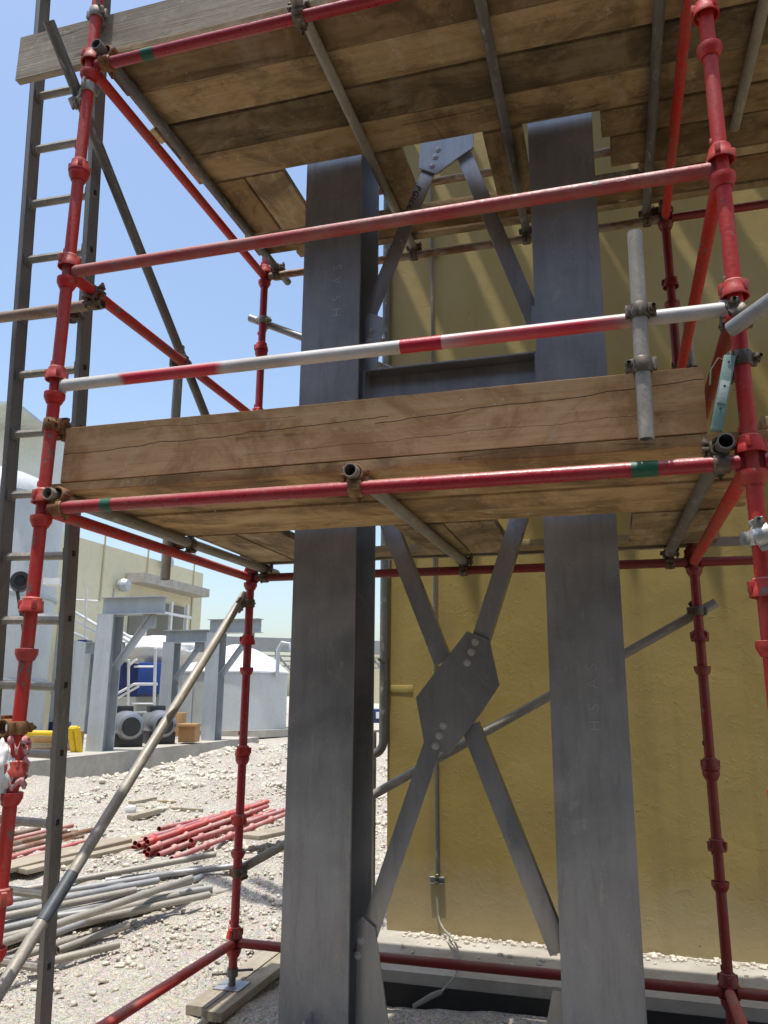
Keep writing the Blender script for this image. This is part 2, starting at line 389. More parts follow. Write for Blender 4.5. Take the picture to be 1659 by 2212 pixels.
# ------------------------------------------------------------------ the ground
def build_ground():
    def axis(dense0, dense1, st, far):
        a = list(np.arange(dense0, dense1, st)); k = st
        lo = []; q = dense0
        while q > -far: k *= 1.35; q -= k; lo.append(q)
        hi = []; q = dense1; k = st
        while q < far: k *= 1.35; q += k; hi.append(q)
        return np.array(lo[::-1]+a+hi)
    xs = axis(-8.6, 3.2, .06, 1500); ys = axis(-.5, 17.0, .06, 1500)
    vs = []
    for y in ys:
        for x in xs:
            z = gz(x, y); s = -.275*(x-CAM.x)+.961*(y-CAM.y)
            if 1 < s < 22:
                k = 1+1.6*sstep(6, 9, s); z += .024*k*noise.noise(Vector((x*2.6, y*2.6, 3)))+.022*k*noise.noise(Vector((x*7, y*7, 7)))
            vs.append((x, y, z-.005))
    nx = len(xs); fs = [(j*nx+i, j*nx+i+1, (j+1)*nx+i+1, (j+1)*nx+i) for j in range(len(ys)-1) for i in range(nx-1)]
    me = bpy.data.meshes.new('ground'); me.from_pydata(vs, [], fs); me.polygons.foreach_set('use_smooth', [True]*len(fs)); me.materials.append(GROUND)
    kind(bpy.data.objects.new('ground', me), 'structure'); COL.objects.link(bpy.data.objects['ground'])
build_ground()

def build_gravel():
    rs = np.random.RandomState(3); V = []; F = []; n0 = 0; TPL = []
    for _ in range(40):
        bm = bmesh.new()
        for q in rs.normal(size=(11, 3)):
            q = q/np.linalg.norm(q)*rs.uniform(.75, 1.05); bm.verts.new(q)
        h = bmesh.ops.convex_hull(bm, input=bm.verts[:]); bmesh.ops.triangulate(bm, faces=bm.faces[:])
        bmesh.ops.recalc_face_normals(bm, faces=bm.faces[:]); bm.verts.index_update()
        TPL.append((np.array([v.co[:] for v in bm.verts]), np.array([[v.index for v in f.verts] for f in bm.faces]))); bm.free()
    def scatter(n, x0, x1, y0, y1, smin, smax, pw=2.2):
        nonlocal n0
        for _ in range(n):
            x = rs.uniform(x0, x1); y = rs.uniform(y0, y1)
            if noise.noise(Vector((x*.8, y*.8, 11)))+rs.uniform(-.35, .45) < 0: continue
            if x > .45 and y > 2.1: continue
            s = smin+(smax-smin)*rs.rand()**pw
            bv, bf = TPL[rs.randint(40)]
            v = bv*np.array([s*rs.uniform(.7, 1.3), s*rs.uniform(.7, 1.2), s*rs.uniform(.45, .95)])
            a = rs.uniform(0, 6.28); t = rs.uniform(-.5, .5); ca, sa, ct, st = math.cos(a), math.sin(a), math.cos(t), math.sin(t)
            v = v @ np.array([[1, 0, 0], [0, ct, st], [0, -st, ct]]) @ np.array([[ca, sa, 0], [-sa, ca, 0], [0, 0, 1]])
            V.append(v+[x, y, gz(x, y)+s*.15]); F.append(bf+n0); n0 += len(bv)
    scatter(16000, -3.4, .6, .6, 5.2, .002, .013, 3)
    scatter(7500, -3.4, .6, .6, 5.2, .007, .036, 3)
    scatter(13000, -5.6, .6, 4.6, 10.0, .005, .040, 3)
    scatter(1800, -5.6, .6, 4.6, 10.0, .02, .05, 2)
    scatter(7000, -8.0, -2.0, 9.0, 16.5, .012, .085, 3)
    scatter(40, -5.6, .6, 3.0, 14, .05, .10, 1.5)
    scatter(1800, .6, 3.2, .9, 2.1, .003, .018)
    V = np.concatenate(V); F = np.concatenate(F)
    me = bpy.data.meshes.new('gravel'); me.vertices.add(len(V)); me.vertices.foreach_set('co', V.ravel())
    me.loops.add(len(F)*3); me.loops.foreach_set('vertex_index', F.ravel().astype(np.int32)); me.polygons.add(len(F))
    me.polygons.foreach_set('loop_start', np.arange(0, len(F)*3, 3, dtype=np.int32)); me.update(calc_edges=True); me.validate()
    me.materials.append(STONE); o = bpy.data.objects.new('gravel', me); COL.objects.link(o); kind(o, 'stuff')
    o['label'] = 'pale crushed limestone strewn over the ground'; o['category'] = 'gravel'
build_gravel()

# ------------------------------------------------------------------ building behind: ochre wall on its footing
WY = 2.88
def build_wall():
    root = empty('building_wall', T(.57, WY, .15)); tag(root, 'glossy ochre yellow building wall behind the scaffold and steel columns', 'wall')
    # subdivided slightly uneven face
    nx, nz = 90, 120; vs = []; X0, X1, Z0, Z1 = .575, 9.0, .152, 11.0
    for j in range(nz+1):
        for i in range(nx+1):
            x = X0+(X1-X0)*(i/nx)**1.6; z = Z0+(Z1-Z0)*(j/nz)**1.4
            dy = .016*noise.noise(Vector((x*1.1, 0, z*.5)))+.007*noise.noise(Vector((x*4, 5, z*2.4)))
            vs.append((x, WY+dy, z))
    w1 = nx+1; fs = [(j*w1+i, j*w1+i+1, (j+1)*w1+i+1, (j+1)*w1+i) for j in range(nz) for i in range(nx)]
    n = len(vs); vs += [(X0, WY+.4, Z0), (X0, WY+.4, Z1), (X1, WY+.4, Z0), (X1, WY+.4, Z1)]
    left = [j*w1 for j in range(nz+1)]; fs += [tuple(left[::-1]+[n, n+1][0:2])]
    top = [nz*w1+i for i in range(nx+1)]; fs += [tuple(top+[n+3, n+1])]; fs += [(n, n+1, n+3, n+2)]
    mb = MB(); mb.add(vs, fs); mb.build('wall_face', WALLM, root, ang=50)
    m = MB(); a = at(858, 1488, Y=WY-.012); m.box((a.x+.03, WY-.004, a.z), (.16, .012, .05), bev=.004)
    m.build('sealing_tape', m_plain('sealing_tape', (.50, .40, .13), (.42, .32, .10), .25), root)
    return root
build_wall()
slab = MB().box((4.9, 2.95, -.075), (8.7, 1.6, .45)).build('concrete_footing', CONC, mw=T(.6, 2.2, .15))
tag(slab, 'pale concrete footing step along the base of the ochre wall', 'footing')
m = MB().box((4.9, 2.147, -.11), (8.69, .006, .40)); m.build('bitumen_coating', BITU, slab)
m = MB()
rs = random.Random(4)
for i in range(420):
    x = rs.uniform(.7, 3.4) if i < 360 else rs.uniform(.7, 3.2); y = WY-.03-abs(rs.gauss(0, .045)) if i < 360 else rs.uniform(2.3, 2.8)
    s = rs.uniform(.004, .016) if i != 3 else .03
    m.box((x, y, .15+s*.4), (s*2, s*1.6, s*1.2), Matrix.Rotation(rs.uniform(0, 6), 3, 'Z') @ Matrix.Rotation(rs.uniform(-.6, .6), 3, 'X'), bev=s*.3)
g = m.build('rubble', STONE, ang=20); kind(g, 'stuff'); g['label'] = 'small stones and crumbs lying along the wall base on the footing'; g['category'] = 'rubble'

# drain pipe at the wall corner
def drain():
    x, y = .553, WY-.03
    m = MB(); pts = [(x, y, 9.0), (x, y, 1.32)]+[(x-.09+.09*math.cos(a), y, 1.32-.09*math.sin(a)) for a in [D2R(k) for k in range(15, 91, 15)]]+[(x-.16, y, 1.23)]
    m.path(pts, .030, 16); o = m.build('drain_pipe', m_tube('pipe_dark', (.10, .10, .085), (.17, .165, .14), .2, .4), mw=T(x, y, 1.23))
    tag(o, 'dark vertical drain pipe along the left corner of the ochre wall, bent at its foot', 'pipe')
    for px_, py_ in ((833, 738), (830, 1425), (836, 480)):
        z = at(px_, py_, Y=y).z
        MB().lathe([(.031, -.012), (.036, -.012), (.036, .012), (.031, .012)], (x, y, z), (0, 0, 1), 16, closed=True).box((x-.02, y-.03, z), (.03, .03, .016), bev=.003).build('pipe_clip', CLAMP, o)
drain()
p_ = MB().box((.40, WY+.05, .75), (.16, .012, 1.25), bev=.003).box((.47, WY+.035, .75), (.012, .05, 1.25)).build('steel_post', GREYD, mw=T(.4, WY+.05, .12))
tag(p_, 'dusty rust-specked steel post left of the ochre wall corner', 'post')
def conduit():
    x, y = .912, WY-.028
    m = MB().path([(x-.006, y, 9.0), (x-.002, y, 4.4), (x, y, 2.5), (x+.004, y, .49)], .0105, 10)
    o = m.build('earthing_conduit', TUBED, mw=T(x, y, .5)); tag(o, 'thin grey conduit running straight up the ochre wall face', 'conduit')
    for px_, py_ in ((945, 1896), (930, 541)):
        z = at(px_, py_, Y=y).z
        MB().box((x, y+.008, z), (.095, .026, .006)).box((x, y+.018, z-.018), (.088, .006, .03)).box((x, y+.006, z-.034), (.09, .022, .004)).build('bracket', WHITE if False else TUBEG, o)
        MB().lathe([(.0105, -.01), (.016, -.01), (.016, .01), (.0105, .01)], (x, y, z-.03), n=12, closed=True).build('clip', CLAMP, o)
    MB().lathe([(.0105, .012), (.0145, .008), (.0145, -.01), (.0105, -.014)], (x+.004, y, .50), n=12).build('conduit_nipple', CLAMP, o)
    pts = []
    for (u, v, yy) in ((944, 1936, y), (945, 1958, y), (947, 1985, y), (958, 2008, y-.03), (972, 2020, y-.1), (985, 2038, y-.25), (991, 2060, y-.42), (990, 2085, y-.62), (985, 2105, y-.78), (970, 2125, 2.05), (952, 2143, 1.98)):
        pts.append(at(u, v, Y=yy))
    # smooth
    for _ in range(2):
        q = [pts[0]]
        for a, b in zip(pts, pts[1:]): q += [a.lerp(b, .25), a.lerp(b, .75)]
        pts = q+[pts[-1]]
    c = MB().path(pts, .006, 8).build('earth_cable', CABLE, mw=T(pts[-1])); tag(c, 'pale flexible cable curling down from the wall conduit over the footing', 'cable')
    MB().path([pts[-1], at(935, 2150, Y=1.93), at(893, 2174, Y=1.83)], [.012, .014, .010], 12).build('cable_end_sleeve', GREYD, c)
    L2 = MB().path([at(972, 2016, Y=y-.07), at(968, 2032, Y=y-.13), at(975, 2046, Y=y-.26), at(990, 2062, Y=y-.44)], .005, 8).build('cable_loop', CABLE, c)
conduit()

# ------------------------------------------------------------------ galvanised steel frame
def text_mesh(body, name, mat, parent, origin, xdir, ydir, size, th=.0012, shear=0):
    cu = bpy.data.curves.new(name, 'FONT'); cu.body = body; cu.size = size; cu.extrude = th; cu.shear = shear; cu.space_character = 1.25
    ob = bpy.data.objects.new(name+'_tmp', cu); COL.objects.link(ob)
    dg = bpy.context.evaluated_depsgraph_get(); dg.update()
    me = bpy.data.meshes.new_from_object(ob.evaluated_get(dg)); bpy.data.objects.remove(ob)
    x = Vector(xdir).normalized(); y = Vector(ydir).normalized(); z = x.cross(y)
    R = Matrix((x, y, z)).transposed().to_4x4(); R.translation = Vector(origin)
    vs = [R @ v.co for v in me.vertices]; fs = [tuple(p.vertices) for p in me.polygons]
    return MB().add(vs, fs).build(name, mat, parent)
CY0, CY1 = 1.0, 1.335
def hcol(root, x0, x1, z0, z1, tf=.016, tw=.011):
    m = MB(); xm = (x0+x1)/2; zc = (z0+z1)/2; h = z1-z0
    m.box((xm, CY0+tf/2, zc), (x1-x0, tf, h), bev=.0018).box((xm, CY1-tf/2, zc), (x1-x0, tf, h), bev=.0018)
    m.box((xm, (CY0+CY1)/2, zc), (tw, CY1-CY0-2*tf+.002, h-.004))
    return m.build('column', GALV, root)
def angle(root, a, b, w, y, leg=.06, t=.008, flip=1, mat=None):
    """steel angle between a and b (x,z) with its flat face at depth y; standing leg on one side"""
    a = Vector((a[0], y, a[1])); b = Vector((b[0], y, b[1])); d = (b-a).normalized(); nrm = Vector((0, 1, 0)); s = d.cross(nrm).normalized()
    R = Matrix((d, nrm, s)).transposed(); L = (b-a).length; c = (a+b)/2
    m = MB().box(c+nrm*t/2, (L, t, w), R, bev=.001)
    m.box(c+s*(w/2-t/2)*flip+nrm*(leg/2+t*.9), (L, leg, t), R, bev=.001)
    return m.build('brace', mat or GALVP, root)
def bolt(root, x, z, y, parent, r=.012):
    m = MB().lathe([(0, -.010), (r*.9, -.010), (r, -.007), (r, -.001)], (x, y, z), (0, 1, 0), 6).lathe([(r*.9, -.002), (r*1.45, -.002), (r*1.45, .003)], (x, y, z), (0, 1, 0), 18)
    return m.build('bolt', ZINC, parent)
def steel():
    root = empty('braced_columns', T(1.37, 1.15, 0)); tag(root, 'two tall grey galvanised steel columns joined by crossed braces and bolted plates', 'steel columns')
    c1 = hcol(root, .627, .936, .02, 8.5); c2 = hcol(root, 1.807, 2.118, .02, 8.5)
    for c, x0, x1 in ((c1, .627, .936), (c2, 1.807, 2.118)):
        MB().box(((x0+x1)/2, 1.165, .01), (.46, .48, .022), bev=.002).build('base_plate', GALVP, c)
        MB().box(((x0+x1)/2-.005, .955, .17), (.012, .088, .30), bev=.001).build('stiffener', GALVP, c)
    # rolled marks, reading upwards
    a = at(731, 684, Y=CY0-.001); b = at(738, 588, Y=CY0-.001); h = b.z-a.z
    text_mesh('H S  A S', 'rolled_mark', MARK, c1, (b.x+.0, CY0-.0008, a.z), (0, 0, 1), (-1, 0, 0), h/3.6)
    a = at(1303, 1580, Y=CY0-.001); b = at(1290, 1455, Y=CY0-.001); h = b.z-a.z
    text_mesh('H S  A S', 'rolled_mark', MARK, c2, (b.x+.0, CY0-.0008, a.z), (0, 0, 1), (-1, 0, 0), h/3.6)
    a = at(1237, 303, Y=CY0-.001)
    text_mesh('E', 'rolled_mark', MARK, c2, (a.x, CY0-.0008, a.z), (0, 0, 1), (-1, 0, 0), .03)
    # beam
    m = MB(); zt, zb = 3.215, 3.0
    m.box((1.371, 1.16, zt-.005), (.868, .18, .010), bev=.001).box((1.371, 1.16, zb+.005), (.868, .18, .010), bev=.001).box((1.371, 1.16, (zt+zb)/2), (.868, .008, zt-zb-.022))
    m.build('beam', GALV, root)
    for x in (.945, 1.798): MB().box((x, 1.16, 3.107), (.01, .20, .19)).build('end_plate', GALVP, root)
    FL_ = False
    def cross(dz, top=True):
        gp = [(1.442, 1.902), (1.543, 1.861), (1.582, 1.663), (1.500, 1.545), (1.352, 1.364), (1.244, 1.396), (1.203, 1.608)]
        g = MB().poly([(x, 1.098, z+dz) for x, z in gp], (0, 1, 0), .012).build('gusset_plate', GALVP, root)
        for x, z in [(1.479, 1.853), (1.459, 1.808), (1.441, 1.761), (1.33, 1.487), (1.31, 1.444), (1.293, 1.399)]: bolt(root, x, z+dz, 1.096, g)
        angle(root, (1.49, 1.84+dz), (1.695, 2.46+dz-.02), .078, 1.113, flip=-1)
        angle(root, (1.285, 1.43+dz), (.955, .52+dz), .082, 1.113, flip=-1)
        angle(root, (1.03, 2.50+dz), (1.322, 1.765+dz), .080, 1.126, flip=-1 if FL_ else 1)
        angle(root, (1.44, 1.49+dz), (1.795, .60+dz), .082, 1.126, flip=-1 if FL_ else 1)
    cross(0)
    # upper brace legs and node
    dz = 2.96
    gp = [(1.236, 4.52), (1.224, 4.345), (1.317, 4.29), (1.431, 4.363), (1.515, 4.409), (1.521, 4.56), (1.45, 4.86), (1.32, 4.86)]
    g = MB().poly([(x, 1.098, z) for x, z in gp], (0, 1, 0), .012).build('gusset_plate', GALVP, root)
    for u, v in ((946, 322), (940, 338), (933, 357)):
        q = at(u, v, Y=1.096); bolt(root, q.x, q.z, 1.096, g)
    bl = angle(root, (1.29, 4.37), (.90, 3.40), .078, 1.113, flip=-1)
    angle(root, (1.455, 4.42), (1.80, 3.38), .080, 1.126, flip=1)
    angle(root, (1.36, 4.8), (.96, 6.2), .078, 1.126, flip=1); angle(root, (1.42, 4.8), (1.79, 6.1), .078, 1.113, flip=1)
    d = Vector((1.29-.90, 0, 4.37-3.40)).normalized(); q = at(900, 436, Y=1.112); q2 = at(905, 398, Y=1.112)
    text_mesh('PGice', 'marker_writing', INK, bl, q2+Vector((-.012, -.0012, .0)), -d, Vector((0, -1, 0)).cross(-d)*1, .048, .0004, .3)
    # end gussets
    for pts, bs in (([(.938, 3.18), (.938, 3.52), (.965, 3.54), (1.04, 3.50), (1.0, 3.23)], [(.975, 3.44), (.962, 3.38)]),
                    ([(1.805, 3.30), (1.805, 3.46), (1.785, 3.47), (1.778, 3.33)], []),
                    ([(.938, .05), (.938, .66), (.965, .68), (1.02, .64), (1.12, .05)], [(.957, .585), (.945, .525)]),
                    ([(1.805, .05), (1.805, .47), (1.765, .47), (1.66, .05)], [])):
        g = MB().poly([(x, 1.100, z) for x, z in pts], (0, 1, 0), .011).build('end_gusset', GALVP, root)
        for x, z in bs: bolt(root, x, z, 1.098, g, .011)
steel()

# ------------------------------------------------------------------ scaffold
LX, LY = 2.5, 1.85
def bottom_cup(parent, x, y, z, mat):
    return MB().lathe([(.0243, -.030), (.0290, -.030), (.0395, -.008), (.0405, -.004), (.0405, .013), (.0365, .014), (.031, -.002), (.0243, -.003)], (x, y, z), n=24).build('bottom_cup', mat, parent)
def top_cup(parent, x, y, z, mat, rot=0):
    m = MB().lathe([(.0246, .030), (.030, .031), (.0345, .026), (.036, .010), (.0415, -.004), (.0440, -.020), (.0435, -.025), (.039, -.024), (.034, -.002), (.0246, .0)], (x, y, z), n=24)
    for k in range(3):
        a = rot+k*2.09; m.box((x+.040*math.cos(a), y+.040*math.sin(a), z+.004), (.016, .018, .034), Matrix.Rotation(a, 3, 'Z'), bev=.003)
    return m.build('top_cup', mat, parent)
def standard(x, y, z0, z1, cups, mat, cmat, label, dx=0):
    o = MB().tube((x, y, z0), (x, y, z1), R0).build('scaffold_standard', mat, mw=T(x, y, z0)); tag(o, label, 'scaffold upright', 'red scaffold uprights')
    for k, (zb, up) in enumerate(cups):
        bottom_cup(o, x, y, zb-.042, mat); top_cup(o, x, y, zb+up, cmat, k*1.1)
        MB().box((x-.0255, y-.004, zb+.10), (.008, .012, .022), bev=.002).build('locking_lug', mat, o)
    return o
std = {}
std['FL'] = standard(0, 0, .1, 5.7, [(5.3, .05), (4.8, .13), (4.3, .047), (3.8, -.005), (3.3, .047), (2.8, .05), (2.3, .047), (1.8, .13), (1.3, .05), (.8, .13), (.3, .05)], RED, ORED, 'bright red scaffold upright at the front left corner, in front of the ladder')
std['FR'] = standard(LX, 0, .1, 5.7, [(5.3, .05), (4.8, .05), (4.3, .047), (3.8, .12), (3.3, .05), (2.8, .06), (2.3, .05), (1.8, .12), (1.3, .05), (.8, .13), (.3, .05)], RED, RED, 'thick-looking red scaffold upright nearest the camera at the right edge')
std['BL'] = standard(0, LY, .16, 5.7, [(5.3, .05), (4.8, .05), (4.3, .047), (3.8, .0), (3.3, .05), (2.8, .05), (2.3, .05), (1.8, .13), (1.3, .0), (.8, .13), (.3, .05)], REDL, RED, 'red scaffold upright at the back left, standing on a timber pad')
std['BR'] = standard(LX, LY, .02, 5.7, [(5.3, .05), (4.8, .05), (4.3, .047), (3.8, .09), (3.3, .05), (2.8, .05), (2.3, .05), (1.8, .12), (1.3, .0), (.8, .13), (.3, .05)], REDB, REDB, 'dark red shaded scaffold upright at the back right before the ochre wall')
# base jack of the back left upright
j = MB().tube((0, LY, .092), (0, LY, .30), .019, 0, 16).build('base_jack', TUBED, mw=T(0, LY, .09)); tag(j, 'screw jack with square foot plate under the back left red upright', 'base jack')
MB().box((0, LY, .089), (.15, .15, .007), bev=.001).build('foot_plate', GALV, j)
nut = MB().lathe([(.019, -.02), (.030, -.02), (.030, .02), (.019, .02)], (0, LY, .155), n=12)
nut.box((.065, LY+.02, .165), (.085, .012, .012), Matrix.Rotation(.5, 3, 'Z'), bev=.003).box((-.065, LY-.02, .145), (.085, .012, .012), Matrix.Rotation(.5, 3, 'Z'), bev=.003)
nut.build('wing_nut', TUBED, j)

def ledger(a, b, mat, label, group=None, cat='scaffold ledger', ends=True):
    a = Vector(a); b = Vector(b); d = (b-a).normalized(); L = (b-a).length
    A = a+d*.034; B = b-d*.034
    o = MB().tube(A, B, R0).build('scaffold_ledger', mat, mw=axm(A, d)); tag(o, label, cat, group or 'red scaffold ledgers')
    if ends:
        s = Vector((0, 0, 1)).cross(d)
        R = Matrix((d, s, Vector((0, 0, 1)))).transposed()
        for e, k in ((A, -1), (B, 1)):
            MB().box(e+d*.004*k, (.034, .020, .062), R, bev=.005).build('end_blade', mat, o)
    return o
def tape(parent, a, b, t0, t1, mat, name='green_tape', r=R0+.0009):
    a = Vector(a); b = Vector(b)
    return MB().tube(a.lerp(b, t0), a.lerp(b, t1), r, .0007, 20).build(name, mat, parent)
o = ledger((0, 0, 4.3), (LX, 0, 4.3), REDL, 'glossy red ledger along the front of the upper deck'); tape(o, (0, 0, 4.3), (LX, 0, 4.3), .105, .128, GREEN)
ledger((0, 0, 3.3), (LX, 0, 3.3), RED2, 'faded dusty pinkish red guard rail across the front, crossing both grey columns', cat='guard rail')
o = ledger((0, 0, 2.8), (LX, 0, 2.8), RAIL, 'white guard rail painted with uneven red bands just above the lower toe board', cat='guard rail')
ta = at(866, 748, Y=0).x/LX; tb = at(955, 744, Y=0).x/LX
tape(o, (0, 0, 2.8), (LX, 0, 2.8), ta, tb, REDT, 'red_tape')
o = ledger((0, 0, 2.3), (LX, 0, 2.3), REDL, 'glossy red ledger with two green tape marks under the lower toe board')
for u0, u1 in ((222, 250), (1368, 1422)):
    tape(o, (0, 0, 2.3), (LX, 0, 2.3), at(u0, 1090, Y=0).x/LX, at(u1, 1020, Y=0).x/LX, GREEN)
ledger((LX, 0, 2.3), (2*LX, 0, 2.3), REDL, 'red ledger starting right of the nearest upright, at lower deck height')
ledger((LX, 0, 4.3), (2*LX, 0, 4.3), REDL, 'red ledger of the next bay at upper deck height')
ledger((0, LY, 4.3), (LX, LY, 4.3), TUBER, 'rusty pinkish ledger along the back of the upper deck')
ledger((0, LY, 4.8), (LX, LY, 4.8), TUBER, 'faded red back guard rail seen through the hole of the upper deck', cat='guard rail')
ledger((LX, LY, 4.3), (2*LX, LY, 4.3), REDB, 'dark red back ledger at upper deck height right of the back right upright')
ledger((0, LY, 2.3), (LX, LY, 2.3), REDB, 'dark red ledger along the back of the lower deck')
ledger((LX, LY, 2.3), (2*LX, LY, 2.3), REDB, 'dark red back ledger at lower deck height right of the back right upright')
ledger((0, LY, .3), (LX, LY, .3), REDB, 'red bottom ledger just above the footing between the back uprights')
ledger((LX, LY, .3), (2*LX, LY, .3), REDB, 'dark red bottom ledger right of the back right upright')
ledger((0, 0, 4.3), (0, LY, 4.3), RED, 'bright red side ledger on the left under the upper deck')
ledger((0, 0, 3.3), (0, LY, 3.3), RED, 'red side guard rail on the left crossing the dark diagonal tube', cat='guard rail')
ledger((0, 0, 2.3), (0, LY, 2.3), RED, 'bright red side ledger on the left under the lower deck')
ledger((0, 0, .3), (0, LY, .3), RED, 'sunlit red bottom ledger running towards the camera at lower left')
ledger((LX, 0, 4.3), (LX, LY, 4.3), RED, 'red side ledger on the right under the upper deck')
ledger((LX, 0, 3.3), (LX, LY, 3.3), RED, 'red side guard rail on the right sloping down in front of the ochre wall', cat='guard rail')
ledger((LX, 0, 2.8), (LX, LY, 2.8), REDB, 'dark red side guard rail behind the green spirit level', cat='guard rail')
ledger((LX, 0, 2.3), (LX, LY, 2.3), RED, 'red side ledger on the right under the lower deck')
ledger((LX, 0, .3), (LX, LY, .3), RED, 'red bottom side ledger in the lower right corner, its near end in sun')

def transom(x0, x1, y0, y1, z, mat, label, dz=0):
    return bar('transom_tube', (x0, y0, z), (x1, y1, z+dz), mat, label, 'transom', 'transom tubes under the decks')
transom(.051, .092, -.045, 2.02, 2.349, TUBE, 'dusty transom tube under the left end of the lower deck')
transom(1.258, 1.300, -.06, 1.97, 2.349, TUBE, 'dusty transom tube under the middle of the lower deck, open end in front')
transom(2.424, 2.380, -.075, 1.93, 2.349, TUBED, 'dark transom tube at the right end of the lower deck with an open end')
transom(.068, .088, -.065, 2.03, 4.349, TUBED, 'dark transom tube under the left end of the upper deck')
transom(.985, 1.012, -.09, 1.93, 4.349, TUBE, 'beige transom tube crossing the upper deck just right of the left column')
transom(1.700, 1.712, -.09, 1.93, 4.349, TUBED, 'dark transom tube meeting the upper deck hole left of the right column')
transom(2.398, 2.400, -.09, 1.93, 4.349, TUBED, 'dark transom tube under the upper deck left of the thin red side ledger')
transom(2.815, 2.790, -.09, 1.22, 4.349, TUBE, 'short beige transom tube under the upper deck beyond the nearest upright')

# planks ---------------------------------------------------------------
def plank(x0, x1, y0, y1, z, label, mat=None, th=.038, along='x', rz=0, name='scaffold_plank', group='scaffold planks of the decks'):
    cx, cy = (x0+x1)/2, (y0+y1)/2; lx, ly = x1-x0, y1-y0
    R = Matrix.Rotation(rz, 4, 'Z'); 
    if along == 'y': R = R @ Matrix.Rotation(math.pi/2, 4, 'Z'); lx, ly = ly, lx
    mw = T(cx, cy, z+th/2) @ R
    n = max(2, int(lx/.12)); rr = random.Random(int(cx*1000+cy*77)); vs = []; ph = rr.uniform(0, 50)
    ring = [(-1, -1), (-.985, -1.0), (.985, -1.0), (1, -1), (1, 1), (-1, 1)]
    for i in range(n+1):
        x = -lx/2+lx*i/n
        for k, (a, b) in enumerate([(-1, -.82), (-.985, -1), (.985, -1), (1, -.82), (1, .82), (.985, 1), (-.985, 1), (-1, .82)]):
            wv = .0022*noise.noise(Vector((x*2.2, a*3+ph, 0)))*2; xe = x+(rr.uniform(-.004, .004) if i in (0, n) else 0)
            vs.append((xe, a*(ly/2-.0025)+wv, b*th/2+.002*noise.noise(Vector((x*1.3, ph, b)))))
    fs = [(i*8+k, i*8+(k+1) % 8, (i+1)*8+(k+1) % 8, (i+1)*8+k) for i in range(n) for k in range(8)]+[tuple(range(7, -1, -1)), tuple(n*8+k for k in range(8))]
    mb = MB().add([mw @ Vector(v) for v in vs], fs)
    o = mb.build(name, mat or WOODX, mw=mw, ang=25); tag(o, label, 'plank', group); return o
ZU, ZL = 4.374, 2.374
FU = ['front plank of the upper deck, under the upper toe board', 'second plank from the front of the upper deck', 'third plank from the front of the upper deck', 'fourth plank from the front of the upper deck, edging the holes round the columns']
for i, (a, b) in enumerate(((.035, .272), (.274, .496), (.500, .730), (.734, .962))):
    plank(.004, 3.9, a, b, ZU+(0, .005, -.002, .004)[i], FU[i]).color = ((.66, .64, .62, 1), (1.15, 1.12, 1.04, 1), (.62, .62, .61, 1), (.92, .89, .84, 1))[i]
plank(.03, .268, .975, 1.475, ZU, 'outer short board at the left end of the upper deck', along='y').color = (.75, .66, .56, 1)
plank(.275, .503, .975, 1.48, ZU+.001, 'short board laid lengthwise at the upper deck beside the sky gap, inner one', along='y')
plank(.965, 1.163, .975, 1.48, ZU+.001, 'short board of the upper deck between the left column and the upper gusset plate', along='y')
plank(1.583, 1.785, .972, 1.485, ZU, 'short board of the upper deck between the upper gusset and the right column', along='y')
plank(2.160, 3.9, .968, 1.160, ZU, 'first stepped plank right of the right column under the upper deck').color = (.7, .66, .6, 1)
plank(2.206, 3.9, 1.166, 1.408, ZU+.001, 'second stepped plank right of the right column under the upper deck').color = (.62, .58, .54, 1)
plank(2.350, 3.9, 1.414, 1.49, ZU, 'narrow third stepped plank right of the right column under the upper deck')
plank(.02, 3.9, 1.500, 1.72, ZU+.001, 'rear plank of the upper deck behind both columns').color = (.65, .55, .45, 1)
plank(.27, 3.3, 1.735, 1.80, ZU-.001, 'narrow rearmost plank of the upper deck with light showing beside it')
FLN = ['front plank of the lower deck, under the lower toe board', 'second plank from the front of the lower deck', 'third plank from the front of the lower deck', 'fourth plank from the front of the lower deck, against the columns']
for i, (a, b) in enumerate(((.040, .255), (.260, .486), (.490, .722), (.727, .955))):
    plank(-.02+.012*(i % 3), 2.62, a, b, ZL+(0, .006, -.003, .005)[i], FLN[i], rz=-.002).color = ((1.3, 1.15, .95, 1), (1.0, .9, .75, 1), (1.15, 1.05, .9, 1), (1.25, 1.15, .95, 1))[i]
plank(.10, .33, .965, 1.74, ZL, 'board laid lengthwise at the left end of the lower deck, outer one', along='y')
plank(.335, .565, .965, 1.74, ZL+.001, 'board laid lengthwise at the lower deck left of the left column, inner one', along='y')
plank(1.13, 1.36, .965, 1.74, ZL, 'board laid lengthwise in the lower deck right of the descending brace', along='y')
plank(1.365, 1.595, .965, 1.74, ZL+.001, 'board laid lengthwise in the lower deck left of the rising brace', along='y')
plank(2.18, 2.52, .965, 1.70, ZL, 'wide board laid lengthwise in the lower deck right of the right column', along='y')
plank(-.03, 2.62, 1.75, 1.90, ZL+.03, 'rear plank of the lower deck behind the columns')
plank(-.06, 3.3, 1.905, 1.945, ZL+.018, 'dusty pale batten along the back edge of the lower deck', th=.045, mat=WOODG)
plank(2.55, 4.2, .05, .28, ZL+.045, 'plank of the next bay right of the nearest upright')

